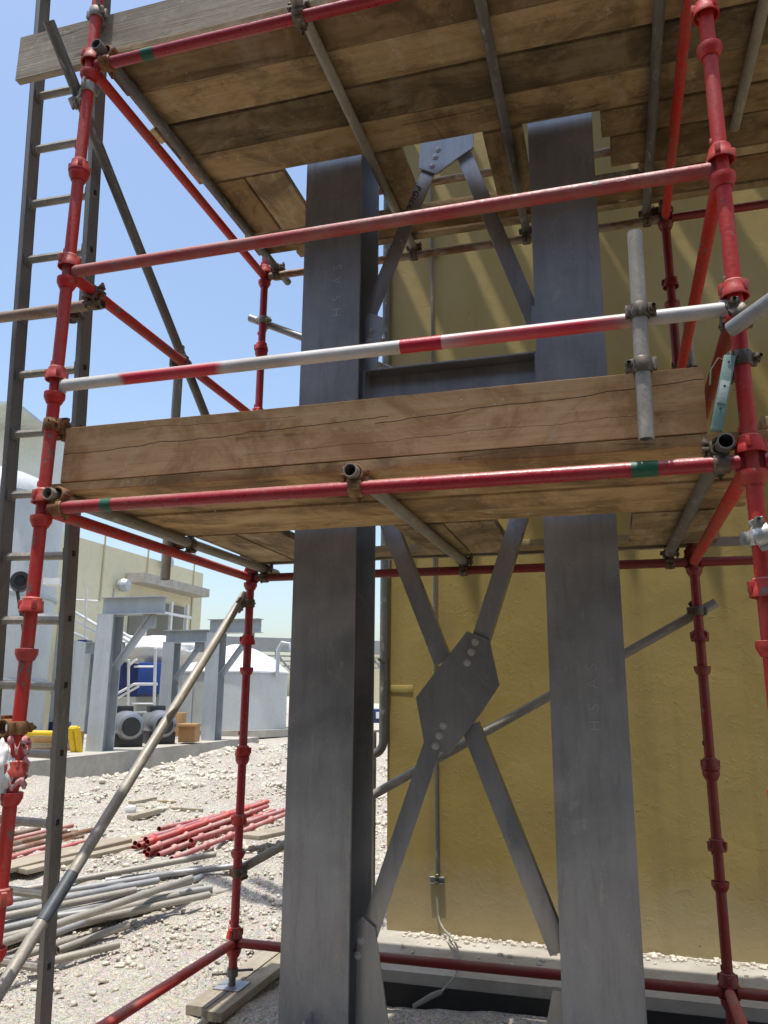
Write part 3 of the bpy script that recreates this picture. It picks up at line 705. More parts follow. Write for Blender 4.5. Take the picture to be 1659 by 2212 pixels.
ORD = ['first', 'second', 'third', 'fourth', 'fifth', 'sixth', 'seventh', 'eighth']
for i in range(7):
    y0 = .04+.242*i
    plank(2.2 if 3 < i < 6 else (-.05 if i < 4 else .25), 5.0, y0, y0+.238, 6.374, '%s plank of the unseen third deck added for shade, counted from the front' % ORD[i].capitalize())  # unseen deck added overhead to shade the scene
WH = ['leftmost', 'second', 'third', 'fourth', 'fifth', 'sixth', 'seventh', 'eighth', 'ninth', 'tenth', 'eleventh', 'rightmost']
rq = random.Random(9)
for i in range(12):
    x0 = -1.7+.50*i; wd = rq.uniform(.13, .19)
    mw_ = (x0+.7+rq.uniform(-.06, .06), 2.60)
    plank(mw_[0]-.66, mw_[0]+.66, mw_[1]-wd/2, mw_[1]+wd/2, 6.46, 'narrow skewed board added high up to streak the wall with shade, %s of twelve' % WH[i], rz=-.40, group='unseen boards added to streak the wall')  # unseen boards added to cast soft streaks of shade on the wall
rd = MB().box((1.5, -3.95, .004), (60, 5.7, .012)).build('added_dark_road', m_plain('added_road_asphalt', (.05, .05, .05), (.065, .062, .058), .9), mw=T(1.5, -3.35, 0)); kind(rd, 'structure')  # unseen dark road added to cut light bounced up from the ground
def added_building():  # unseen building added to cut the fill light from behind the camera
    root = empty('added_shade_building', T(1, -7.6, 0)); tag(root, 'dark unseen building added behind the camera to block sky light', 'building')
    MB().box((1.5, -10.1, 3.9), (30, 5, 7.8)).build('wall', m_plain('dark_cladding', (.15, .14, .125), (.12, .11, .10), .8), root)
    MB().box((1.5, -10.1, 7.9), (30.4, 5.4, .2)).build('roof_edge', CONC, root)
    for i in range(6): MB().box((-9+i*4, -7.59, 1.6), (1.4, .05, 2.6), bev=.01).build('shutter', GREYD, root)
added_building()
def toe(x0, x1, z0, z1, y, label, mat, tilt=0):
    cx = (x0+x1)/2; L = x1-x0; H = z1-z0; th = .036
    mw = T(cx, y+th/2, (z0+z1)/2) @ Matrix.Rotation(tilt, 4, 'Y'); n = 40; vs = []; rr = random.Random(5)
    for i in range(n+1):
        x = -L/2+L*i/n
        for k, (a, b) in enumerate([(-1, -.98), (-.85, -1), (.85, -1), (1, -.98), (1, .98), (.85, 1), (-.85, 1), (-1, .98)]):
            e = .012*noise.noise(Vector((k*.6, x0, 1))) if i in (0, n) else 0
            vs.append((x+e, a*th/2+.0015*noise.noise(Vector((x*2, b, 1))), b*H/2+.003*noise.noise(Vector((x*1.5, b*3, x0)))))
    fs = [(i*8+k, i*8+(k+1) % 8, (i+1)*8+(k+1) % 8, (i+1)*8+k) for i in range(n) for k in range(8)]+[tuple(range(7, -1, -1)), tuple(n*8+k for k in range(8))]
    o = MB().add([mw @ Vector(v) for v in vs], fs).build('toe_board', mat, mw=mw, ang=25); tag(o, label, 'toe board', 'toe boards on edge along the decks'); return o
tl = toe(.032, 2.392, 2.416, 2.638, .045, 'long cracked brown toe board on edge along the front of the lower deck', WOODT); tl.color = (1.22, 1.1, .95, 1)
q = at(885, 901, Y=.0445)
MB().lathe([(0, 0), (.045, 0), (.05, .0009)], (q.x, .0449, q.z), (0, 1, 0), 24).build('grey_splash', m_plain('splash', (.27, .26, .24), (.33, .29, .22), .7, 0, 30), tl)
toe(-.445, 1.9, 4.380, 4.618, .045, 'weathered grey toe board jutting out left along the front of the upper deck', WOODG)

# loose tubes ------------------------------------------------------------
bar('upright_tube', (2.205, -.055, 2.378), (2.214, -.055, 3.078), TUBE, 'short beige tube clamped upright in front of the lower toe board', 'tube')
pq = at(383, 830, X=-.055); bar('side_post_tube', (-.055, .99, 2.17), (-.055, .975, 3.42), TUBE, 'short upright dusty tube at the left side of the lower deck, its foot hanging below', 'tube')
a = at(105, 45, X=-.052); b = at(445, 900, X=-.052); d = (b-a).normalized()
bar('diagonal_tube', a, b+d*.75, TUBED, 'dark diagonal tube falling from the top left upright behind the guard rails', 'brace tube')
a = at(524, 1290, X=-.052); b = at(0, 2140, X=-.052); d = (b-a).normalized()
o = bar('diagonal_tube', a-d*.03, b+d*.5, TUBE, 'long pale diagonal tube from the back left upright down to the lower left corner', 'brace tube')
a = at(345, 1500, X=-.052)
tape(o, at(156, 1887, X=-.052), at(91, 1992, X=-.052), 0, 1, SLATE, 'dark_sleeve', R0+.0018)
bar('tie_tube', at(-70, 696, Y=.205), at(222, 655, Y=.205), TUBER, 'brown dusty tube crossing in front of the ladder to the side guard rail', 'tube')
a = at(530, 1872, Y=1.902); b = at(1546, 1302, Y=1.902); d = (b-a).normalized()
bar('diagonal_tube', a-d*.04, b, TUBE, 'dusty diagonal tube rising behind the columns to the back right upright', 'brace tube')
a = at(540, 687, Y=1.902); b = at(846, 800, Y=1.902); d = (b-a).normalized()
bar('diagonal_tube', a, b+d*.35, TUBEG, 'grey diagonal tube falling from the back left upright behind the left column', 'brace tube')
a = at(1578, 712, Y=-.055); b = a+Vector((.85, -.12, .36)); b = at(1680, 640, Y=-.17)
d = (b-a).normalized(); bar('silver_tube', a, a+d*1.2, TUBEG, 'shiny silver tube end clamped to the nearest upright at the right edge', 'tube')
bar('short_post_tube', (LX+.055, LY-.12, 2.5), (LX+.055, LY-.12, 3.62), TUBE, 'short pale upright tube beside the back right upright above the toe board', 'tube')

# couplers ---------------------------------------------------------------
def band(m, c, ax, side, wd=.046, r0=R0+.0006, r1=.0315):
    """one half of a coupler: band round a tube with a hinge lug and a bolt lug (side = direction away from the other tube)"""
    ax = Vector(ax).normalized(); m.lathe([(r0, -wd/2), (r1-.002, -wd/2), (r1, -wd/2+.003), (r1, wd/2-.003), (r1-.002, wd/2), (r0, wd/2)], c, ax, 20, closed=True)
def coupler(c1, ax1, c2, ax2, label, mat=None, boltdir=None, size=1.0, flip=1):
    mat = mat or CLAMP; c1 = Vector(c1); c2 = Vector(c2); ax1 = Vector(ax1).normalized(); ax2 = Vector(ax2).normalized()
    u = (c2-c1); u = u.normalized() if u.length > 1e-4 else ax1.cross(ax2).normalized()
    mid = (c1+c2)/2
    root = empty('scaffold_coupler', T(mid)); tag(root, label, 'coupler', 'couplers clamping the scaffold tubes')
    m = MB(); band(m, c1, ax1, -u); band(m, c2, ax2, u)
    R = Matrix((ax1, u.cross(ax1).normalized(), u)).transposed()
    m.box(mid, (.040, .040, max(.012, (c2-c1).length-.045)), R, bev=.003)
    for c, ax, s in ((c1, ax1, -1), (c2, ax2, 1)):
        side = u.cross(ax).normalized()*flip
        Rb = Matrix((ax, side, u)).transposed()
        m.box(c+side*.040+u*(-s*.004), (.040, .022, .012), Rb, bev=.003)
        m.box(c-side*.036+u*(s*.004), (.042, .016, .018), Rb, bev=.004)
        m.box(c+side*.036+u*(s*.016), (.034, .026, .010), Rb @ Matrix.Rotation(.35*s*flip, 3, 'X'), bev=.003)
    m.build('clamp_body', mat, root, ang=40)
    for c, ax, s in ((c1, ax1, -1), (c2, ax2, 1)):
        side = u.cross(ax).normalized()*flip; o0 = c+side*.041
        b = MB().lathe([(0, -.022), (.0058, -.022), (.0058, .040)], o0, u*s, 10)
        b.lathe([(0, .030), (.0115, .030), (.0125, .026), (.0125, .016), (.0058, .016)], o0, u*s, 6)
        b.build('bolt', BOLT if mat is CLAMPG else mat, root)
    return root
Xa, Ya, Za = (1, 0, 0), (0, 1, 0), (0, 0, 1)
for (x, z, lab, mt) in ((.075, 2.3, 'ochre rusty coupler holding the left transom to the lower red ledger', CLAMPR), (1.262, 2.3, 'orange rusty coupler under the open tube end in the middle of the lower ledger', CLAMPR), (2.415, 2.3, 'dull coupler under the open tube end left of the nearest upright', CLAMP),
                        (.085, 4.3, 'ochre rusty coupler holding the left transom to the upper red ledger', CLAMPR), (.987, 4.3, 'dark coupler holding the beige transom on the upper red ledger at the picture top', CLAMP)):
    coupler((x, 0, z), Xa, (x, 0, z+.049), Ya, lab, mt, flip=1)
for (x, z, lab) in ((.09, 2.3, 'dark coupler at the back left under the lower deck, bolt hanging down'), (1.298, 2.3, 'dark coupler at the back end of the middle lower transom'), (2.383, 2.3, 'dark coupler at the back end of the right lower transom'),
                    (.088, 4.3, 'dark coupler at the back left under the upper deck'), (1.011, 4.3, 'dark coupler behind the upper rising brace on the back ledger'), (1.711, 4.3, 'dark coupler at the back ledger left of the right column'), (2.40, 4.3, 'dark coupler on the back ledger beside the back right upright')):
    coupler((x, LY, z), Xa, (x, LY, z+.049), Ya, lab, CLAMP, flip=-1)
coupler((2.211, 0, 2.8), Xa, (2.211, -.055, 2.8), Za, 'coupler fixing the short upright tube to the white and red guard rail', CLAMP, flip=-1)
q = at(1385, 790, Y=-.055)
coupler((2.208, -.055, q.z), Za, (2.208, .0, q.z), Xa, 'coupler on the short upright tube at the toe board top edge', CLAMP, flip=-1)
q = at(170, 196, X=-.052)
coupler((0, 0, 4.19), Za, (-.052, 0, 4.135), d if False else (0, .77, -.63), 'pale swivel coupler joining the dark diagonal to the front left upright', TUBE)
q = at(200, 655, X=0)
coupler((0, q.y, 3.3), Ya, (.0-.0, q.y+.0, 3.252), Xa, 'dark coupler joining the brown tie tube to the left side guard rail', CLAMP)
MB_ = coupler((-.17, .205, 3.252), Xa, (-.17, .25, 3.252), Za, 'dark coupler clamping the tie tube to the right ladder rail', CLAMP)
q = at(378, 795, X=-.055); coupler((0, q.y, 3.3), Ya, (-.052, q.y, 3.3), Za, 'small dark coupler where the dark diagonal meets the side guard rail', CLAMP)
q = at(368, 1150, X=-.03); coupler((.07, .99, 2.349), Ya, (-.0, .99, 2.349), Za, 'dark coupler at the left transom holding the hanging upright tube', CLAMP)
q = at(533, 1302, X=0); coupler((0, LY, q.z), Za, (-.052, LY-.03, q.z-.01), (0, .75, .66), 'rusty swivel coupler joining the pale diagonal to the back left upright', CLAMP)
q = at(513, 1885, Y=LY); coupler((0, LY, q.z), Za, (0, LY+.052, q.z), (.88, 0, .46), 'dark coupler low on the back left upright', CLAMP)
q = at(1507, 1320, Y=LY); coupler((LX, LY, q.z), Za, (LX, LY+.052, q.z+.01), (.88, 0, .46), 'black swivel coupler on the back right upright', CLAMP, flip=-1)
q = at(568, 692, Y=LY); coupler((0, LY, q.z), Za, (0, LY+.052, q.z), (.88, 0, -.46), 'pale coupler high on the back left upright', TUBE)
q = at(1600, 695, Y=0); coupler((LX, 0, q.z), Za, (LX, -.052, q.z), (.9, -.15, .40), 'brown swivel coupler clamping the silver tube to the nearest upright', CLAMP)
q = at(1612, 775, Y=0); coupler((LX, 0, q.z), Za, (LX-.02, .05, q.z), Xa, 'brown coupler on the nearest upright carrying the green spirit level', CLAMP)
q = at(1640, 1163, Y=0); coupler((LX, 0, q.z), Za, (LX+.0, -.052, q.z), (.9, -.2, .3), 'new silver coupler at the right edge below the lower ledger', CLAMPG)
q = at(205, 32, Y=0); coupler((0, 0, q.z), Za, (.0, .05, q.z), Xa, 'dusty coupler at the picture top on the front left upright', TUBE)
q = at(112, 918, Y=0); coupler((0, 0, q.z), Za, (.015, .045, q.z), Xa, 'brown band coupler where the toe board meets the front left upright', CLAMPR)
q = at(35, 1572, Y=0); coupler((0, 0, q.z), Za, (-.052, 0, q.z), Ya, 'rusty coupler on the front left upright above the torn tape', CLAMPR)
q = at(1447, 462, Y=LY); coupler((LX, LY, 4.36), Za, (LX, LY-.05, 4.36), Xa, 'dark coupler on the back right upright at upper deck height', CLAMP)
coupler((LX, LY-.12, 3.3), Ya, (LX+.055, LY-.12, 3.3), Za, 'dark coupler with long bolt joining the short pale tube beside the back right upright', CLAMP)

# spirit level hung on the right coupler
def level():
    a = at(1576, 770, Y=-.03); b = at(1547, 932, Y=-.03); d = (b-a).normalized(); s = d.cross(Vector((0, 1, 0))).normalized()
    R = Matrix((s, Vector((0, 1, 0)), d)).transposed(); L = (b-a).length; c = (a+b)/2; mw = T(a)
    m = MB().box(c, (.034, .026, L), R, bev=.005)
    o = m.build('spirit_level', TEAL, mw=mw); tag(o, 'worn green metal spirit level hanging beside the nearest upright', 'spirit level')
    MB().box(c+s*.012*0-Vector((0, .0135, 0))+d*.0, (.026, .003, L*.30), R, bev=.001).build('pale_plate', m_plain('scuffed', (.42, .48, .45), (.30, .38, .35), .5, 0, 30), o)
    for t in (.10, .42, .72): MB().lathe([(0, 0), (.0035, 0), (.0035, .001)], a+d*L*t-Vector((0, .0155, 0)), (0, 1, 0), 10).build('hole', DARKM, o)
    q = a; MB().path([q+d*.02, q-s*.03+d*.01, q-s*.045+d*.05, q-s*.04+d*.10], .0035, 8).path([q+d*.03, q-d*.01+s*.02, Vector((LX-.02, -.01, q.z+.0))], .004, 8).build('hanging_strap', CLAMP, o)
level()

# torn barrier tape and bag on the front left upright
def torn(name, label, cat, mat, c, R, n, seed):
    rr = random.Random(seed); m = MB()
    for i in range(n):
        a0 = rr.uniform(0, 6.28); z = rr.uniform(-R*1.6, R*1.2); pts = []; rad = R0+.006+rr.random()*.012
        w0 = rr.uniform(.012, .03); L = rr.uniform(1.2, 3.4); k = 14; vs = []; fs = []
        for j in range(k+1):
            a = a0+L*j/k; r = rad+.010*math.sin(j*1.3+i)+max(0, (j/k-.6))*.05*(i % 3)
            zz = z+.02*math.sin(j*.8+i)-.05*max(0, (j/k-.55))*(i % 3)
            for s_ in (-1, 1):
                vs.append((c[0]+(r+.003*s_)*math.cos(a), c[1]+(r+.003*s_)*math.sin(a), c[2]+zz+s_*w0/2))
        fs = [(2*j, 2*j+1, 2*j+3, 2*j+2) for j in range(k)]
        m.add(vs, fs)
    o = m.build(name, mat, mw=T(c), ang=60); md = o.modifiers.new('thickness', 'SOLIDIFY'); md.thickness = .0008
    return tag(o, label, cat)
q = at(38, 1640, Y=0)
torn('barrier_tape', 'torn red and white barrier tape wound round the front left upright', 'tape', PINK, (0, 0, q.z), .05, 9, 3)
def bag():
    q = at(5, 1665, Y=-.02); bm = bmesh.new(); bmesh.ops.create_icosphere(bm, subdivisions=4, radius=1)
    vs = []
    for v in bm.verts:
        n = v.co.copy(); k = 1+.35*noise.noise(n*2.2)+.22*abs(noise.noise(n*6))
        vs.append(q+Vector((n.x*.045*k, n.y*.045*k, n.z*(.105 if n.z < 0 else .09)*k)))
    bm.verts.index_update(); o = MB().add(vs, [[v.index for v in f.verts] for f in bm.faces]).build('plastic_bag', WHITE, mw=T(q), ang=80); bm.free()
    tag(o, 'crumpled white plastic bag at the left picture edge beside the torn tape', 'plastic bag')
bag()

# ladder -------------------------------------------------------------------
def ladder():
    base = Vector((-.05, .58, .0)); root = empty('ladder', T(-.41, .58, 0)); tag(root, 'tall grey metal ladder leaning behind the front left upright', 'ladder')
    up = Vector((.0235, -.09, 1)).normalized(); Xd = Vector((1, 0, 0)); Xd = (Xd-up*Xd.dot(up)).normalized(); Yd = up.cross(Xd)
    R = Matrix((Xd, Yd, up)).transposed(); Lh = 6.4
    rt, rd = .025, .070
    fr = [Vector((-.239, .58, 0)), Vector((-.592, .58, 0))]
    for o0 in fr:
        c = o0+Xd*rt/2+Yd*rd/2+up*(Lh/2)
        m = MB().box(c-Xd*(rt/2-.002), (.004, rd, Lh), R).box(c-Yd*(rd/2-.002)+Xd*.0, (rt, .004, Lh), R, bev=.001).box(c+Yd*(rd/2-.002), (rt, .004, Lh), R).box(c+Xd*(rt/2-.0018), (.0036, rd-.002, Lh), R)
        m.build('rail', LADM, root)
    k = -4; z = 4.434
    while True:
        zz = 4.434-.28*k*up.z
        if zz < .12: break
        if zz < 6.2:
            a = fr[1]+up*(zz/up.z)+Yd*rd/2; b = fr[0]+up*(zz/up.z)+Yd*rd/2
            m = MB().lathe([(.0185, 0), (.0185, (b-a).length+rt+.003), (.0165, (b-a).length+rt+.003), (.0165, 0)], a-Xd*.001, Xd, 8, closed=True)
            r_ = m.build('rung', TUBE, root)
            for e in (a+Xd*(rt+.006), b-Xd*.008): MB().box(e, (.014, .046, .05), R, bev=.003).build('rung_collar', LADM, r_)
            MB().box(b+Xd*(rt+.0012), (.003, .020, .024), R, bev=.001).build('rung_hollow_shade', DARKM, r_)  # black plate stands in for the shade inside the hollow rung
        k += 1
ladder()

# ground objects -------------------------------------------------------------
pad = Vector((0.02, 1.95, .062)); 
pb = plank(-.105, .012, 1.545, 2.75, .042, 'left board of the sun-bleached timber pad under the back left upright', WOODG, th=.042, along='y', name='sole_board', group='timber sole boards')
pb2 = plank(.017, .125, 1.50, 2.72, .042, 'right board of the sun-bleached timber pad under the back left upright', WOODG, th=.042, along='y', name='sole_board', group='timber sole boards')

def lie(name, a, b, mat, label, cat, group, r=R0, dz=0, dz2=None):
    A = Vector(a); B = Vector(b); A.z += dz; B.z += dz if dz2 is None else dz2
    return bar(name, A, B, mat, label, cat, group, r)
def T1(x, y): return (x/1.659*.54004, (3000+y/1.659)*.54004)
def onz(p, z): return at(p[0], p[1], Z=z)
G1 = 'loose grey scaffold tubes piled on the gravel'
LABG = 'grey tube in the loose pile, '
gt = [((-350, 1350), (1340, 900), .10, TUBE, 'brownish one just under the crossing tube'),
      ((-300, 1390), (1270, 850), .21, TUBE, 'crossing over the others to a pale cut end'),
      ((-300, 1120), (1050, 865), .15, TUBEG, 'bluish one in the middle of the heap'),
      ((-300, 1060), (1340, 785), .13, TUBEG, 'pale blue one on the far side'),
      ((-300, 1010), (1430, 690), .12, TUBE, 'topmost far one beside the red pile'),
      ((-200, 1180), (1100, 820), .12, TUBEG, 'smooth one under the bluish tube'),
      ((-250, 1290), (1540, 930), .06, TUBE, 'long low one on the near side'),
      ((-250, 1330), (1000, 1050), .05, TUBE, 'low one half under the heap'),
      ((385, 1330), (850, 1160), .045, TUBE, 'short near one with open dark end'),
      ((180, 1440), (790, 1290), .035, TUBE, 'nearest one, lying alone in front'),
      ((-200, 1480), (500, 1250), .05, TUBE, 'short one at the near left'),
      ((700, 870), (1560, 770), .09, TUBEG, 'thin far one behind the back left upright'),
      ((-200, 1240), (960, 960), .12, TUBEG, 'long one below the bluish tube'),
      ((-200, 1090), (1230, 830), .10, TUBE, 'beige one between the bluish tubes'),
      ((-200, 1150), (900, 930), .17, TUBE, 'pale one resting on the others at left'),
      ((-200, 1300), (1180, 960), .13, TUBE, 'beige one on the near slope of the heap'),
      ((300, 1240), (1340, 840), .12, TUBEG, 'steep one under the crossing tube'),
      ((-200, 980), (800, 810), .08, TUBEG, 'farthest one beside the long board')]
for a, b, z, mt, lab in gt:
    A = onz(T1(*a), z); B = onz(T1(*b), z)
    for _ in range(4): B = onz(T1(*b), z+max(0, gz(*B.xy))); A = onz(T1(*a), z+max(0, gz(*A.xy)))
    bar('loose_tube', A, B, mt, LABG+lab, 'tube', G1)
rt_ = random.Random(21)
for i in range(16):
    a = (-320+rt_.uniform(0, 60), rt_.uniform(1080, 1340)); b = (rt_.uniform(650, 1420), rt_.uniform(0, 1)); b = (b[0], 1010-.16*(b[0]-650)+rt_.uniform(-60, 70))
    z = rt_.choice((.05, .08, .11)); A = onz(T1(*a), z); B = onz(T1(*b), z)
    for _ in range(4): B = onz(T1(*b), z+max(0, gz(*B.xy))); A = onz(T1(*a), z+max(0, gz(*A.xy)))
    bar('loose_tube', A, B, TUBE if i % 2 else TUBEG, 'one of the grey tubes half buried inside the loose pile on the gravel', 'tube', 'tubes buried in the loose grey pile')
# red standards with cups, piled right
def cuptube(a, b, mat, label, cat='scaffold upright', group='red scaffold uprights piled on the gravel', cups=4, off=.1):
    a = Vector(a); b = Vector(b); d = (b-a).normalized(); mw = axm(a, d)
    o = MB().tube(a, b, R0, n=14).build('loose_standard', mat, mw=mw); tag(o, label, cat, group)
    k = off
    while k < (b-a).length-.05:
        MB().lathe([(.0243, -.03), (.040, -.006), (.040, .012), (.0243, .012)], a+d*k, d, 16).build('cup', mat, o); k += .5
    return o
P0 = at(326, 1868, Z=.22); P1 = at(600, 1755, Z=.26)
dirR = P1-P0; dirR.z = 0; dirR.normalize(); sd = Vector((0, 0, 1)).cross(dirR)
rr = random.Random(12)
names = ['nearest on the ground', 'second on the ground', 'third on the ground', 'fourth on the ground', 'fifth on the ground', 'farthest on the ground', 'nearest of the second layer', 'second of the second layer', 'third of the second layer', 'farthest of the second layer', 'near one on top', 'far one on top', 'stray one on the near side']
for i, (s_, h_) in enumerate(((-.02, .03), (.085, .03), (.19, .03), (.30, .03), (.41, .03), (.53, .03), (.04, .08), (.14, .08), (.25, .08), (.36, .08), (.09, .13), (.21, .13), (-.22, .03))):
    st = P0+dirR*(rr.uniform(-.05, .25)+1.0*s_)+sd*s_; en = st+dirR*2.7+sd*rr.uniform(-.05, .05)
    st.z = max(gz(*st.xy), .17)+h_; en.z = gz(*(st+dirR*1.6).xy)+h_+.04
    cuptube(st, en, (RED2, RED, REDL)[i % 3], 'red cupped upright piled left of the grey column, '+names[i], off=rr.uniform(.05, .4))
for i in range(7):
    st = P0+dirR*(rr.uniform(.1, .6)+.09*i)+sd*(-.1+.09*i); en = st+dirR*2.4+sd*rr.uniform(-.12, .12)
    st.z = max(gz(*st.xy), .17)+(.05 if i % 2 else .10); en.z = gz(*(st+dirR*1.6).xy)+(.06 if i % 2 else .12)
    cuptube(st, en, (RED2, RED)[i % 2], 'red cupped upright wedged among the others in the red pile', group='red uprights wedged in the pile', off=rr.uniform(.05, .4))
# left pile of brownish red tubes
Pl = ghit(*T1(60, 640)); dl = ghit(*T1(560, 560))-Pl; dl.z = 0; dl.normalize(); sl_ = Vector((0, 0, 1)).cross(dl)
ln = ['lone far', 'lone farther', 'leaning', 'low near', 'long near', 'nearest', 'second', 'third', 'fourth', 'fifth', 'upper near', 'upper middle', 'upper far', 'farthest stray', 'top']
for i, (s_, h_, e_) in enumerate(((1.05, .05, .5), (1.15, .03, .3), (.4, .12, .6), (-.45, .03, .6), (-.28, .1, .9), (-.35, .03, .2), (-.2, .03, .7), (-.07, .03, .3), (.1, .03, .9), (.25, .03, .5), (-.14, .1, .5), (.0, .1, .8), (.16, .1, .45), (.75, .03, .4), (.9, .03, .2))):
    st = Pl-dl*1.6+sl_*s_; en = Pl+dl*e_+sl_*(s_+rr.uniform(-.06, .06))
    st.z = gz(*st.xy)+h_; en.z = gz(*en.xy)+h_
    bar('loose_red_tube', st, en, m_ if False else (RED2 if i % 2 else TUBER), 'brownish red tube piled behind the ladder, %s one' % ln[i], 'tube', 'brownish red tubes piled behind the ladder')
# boards on the ground
def gboard(c0, c1, wd, label, dz=.03, mat=None, th=.038):
    A = ghit(*c0); B = ghit(*c1); d = B-A; A.z += dz; B.z += dz; c = (A+B)/2; d = (B-A); L = d.length; d.normalize()
    s = Vector((0, 0, 1)).cross(d).normalized(); u = d.cross(s); R = Matrix((d, s, u)).transposed()
    mw = R.to_4x4(); mw.translation = c
    o = MB().box(c, (L, wd, th), R, bev=.003).build('loose_board', mat or WOODG, mw=mw); tag(o, label, 'board', 'loose boards on the gravel'); return o
gboard(T1(-300, 920), T1(820, 640), .23, 'long pale board lying beside the brownish red tubes', .06)
gboard((30, 1893), (412, 1803), .34, 'wide dusty board sloping up between the grey tubes and the red pile', .05)
gboard((536, 1842), (640, 1818), .24, 'pale board end resting on the red pile beside the left column', .13)
gboard(T1(840, 385), T1(1345, 410), .07, 'thin grey timber strip on the rubble', .02)
gboard(T1(870, 370), T1(1020, 340), .10, 'short timber offcut crossing the grey strip', .04)
gboard(T1(860, 480), T1(1050, 430), .10, 'short pale timber block in front of the grey strip', .05, th=.06)
gboard(T1(1010, 350), T1(1160, 360), .05, 'short dark timber offcut beyond the grey strip', .02, mat=WOODX)
q = ghit(*T1(865, 425))
o = MB().box(q+Vector((0, 0, .05)), (.13, .12, .10), Matrix.Rotation(.5, 3, 'Z'), bev=.04).build('white_stone', WHITE, mw=T(q)); tag(o, 'white rounded lump beside the timber offcuts on the rubble', 'stone')

# ------------------------------------------------------------------ background yard
# raised concrete slab with the portal frames
SZ = .56
e0 = Vector((-6.96, 9.16, SZ)); e1 = Vector((-6.90, 17.2, SZ)); dE = (e1-e0); dE.z = 0; dE.normalize(); sE = Vector((-dE.y, dE.x, 0))   # towards the left
A = e0-dE*2.5; B = e1
pts = [A, B, B+sE*14, A+sE*14]
m = MB().poly([Vector((q.x, q.y, SZ)) for q in pts], (0, 0, -1), .62)
m.build('slab', CONC, mw=T(A.x, A.y, 0))
kind(bpy.data.objects['slab'], 'structure')
def portal(px_, py_, k, label, flip=1, h=2.12):
    b = at(px_, py_, Z=SZ); z0 = SZ; x0, y0 = b.x, b.y
    root = empty('portal_frame', T(x0, y0, z0)); tag(root, label, 'steel frame', 'galvanised cantilever frames in the yard')
    h *= k; m = MB(); w_ = .26*k; tf = .018; H = h-.25*k
    m.box((x0, y0-.13*k, z0+H/2), (w_, tf, H)).box((x0, y0+.13*k, z0+H/2), (w_, tf, H)).box((x0, y0, z0+H/2), (.012, .25*k, H)); m.build('column', GALVF, root)
    m = MB(); L = 1.02*k; cx = x0+.36*k; zt = z0+h
    m.box((cx, y0, zt-.007), (L, .22*k, .014)).box((cx, y0, zt-.243*k), (L, .22*k, .014)).box((cx, y0, zt-.125*k), (L, .010, .222*k)); m.build('beam', GALVF, root)
    a = Vector((x0+.14*k, y0, z0+H-.75*k)); c = Vector((x0+.70*k, y0, z0+H-.02)); d = (c-a).normalized(); s = d.cross(Vector((0, 1, 0)))
    R = Matrix((d, Vector((0, 1, 0)), s)).transposed(); m = MB().box((a+c)/2, ((c-a).length, .012, .10*k), R).box((a+c)/2+s*.05*k, ((c-a).length, .09*k, .010), R); m.build('brace', GALVF, root)
    m = MB().box((x0+.64*k, y0-.012, z0+H-.10*k), (.22*k, .012, .20*k)); g = m.build('gusset_plate', GALV, root)
    for i in range(4): MB().lathe([(0, -.01), (.014, -.01), (.014, 0)], (x0+.64*k+.05*math.cos(i*1.57), y0-.018, z0+H-.1*k+.05*math.sin(i*1.57)), (0, 1, 0), 6).build('bolt', BOLT, g)
    return root
portal(215, 1622, 1.38, 'nearest cantilever steel frame on the slab, right of the ladder')
portal(358, 1592, 1.28, 'small steel frame behind the two grey motors, in front of the cream building edge')
portal(456, 1599, 1.36, 'steel frame behind the pale diagonal tube, nearest the domed tank')
portal(177, 1585, 1.3, 'far dark steel frame half hidden behind the nearest frame', h=1.9)

def up_box(name, x0, x1, y0, y1, Dd, depth, mat, parent=None, mw=None, bev=0, yaw=None):
    """upright box whose front face covers a picture rectangle at distance Dd"""
    a = at(x0, y1, D=Dd); b = at(x1, y1, D=Dd); t = at((x0+x1)/2, y0, D=Dd)
    c = (a+b)/2; dx = b-a; dx.z = 0; W_ = dx.length; dx.normalize(); dy = Vector((-dx.y, dx.x, 0)); h = t.z-c.z
    R = Matrix((dx, dy, Vector((0, 0, 1)))).transposed(); cc = Vector((c.x, c.y, c.z+h/2))+dy*depth/2
    return MB().box(cc, (W_, depth, h), R, bev=bev), T(c)
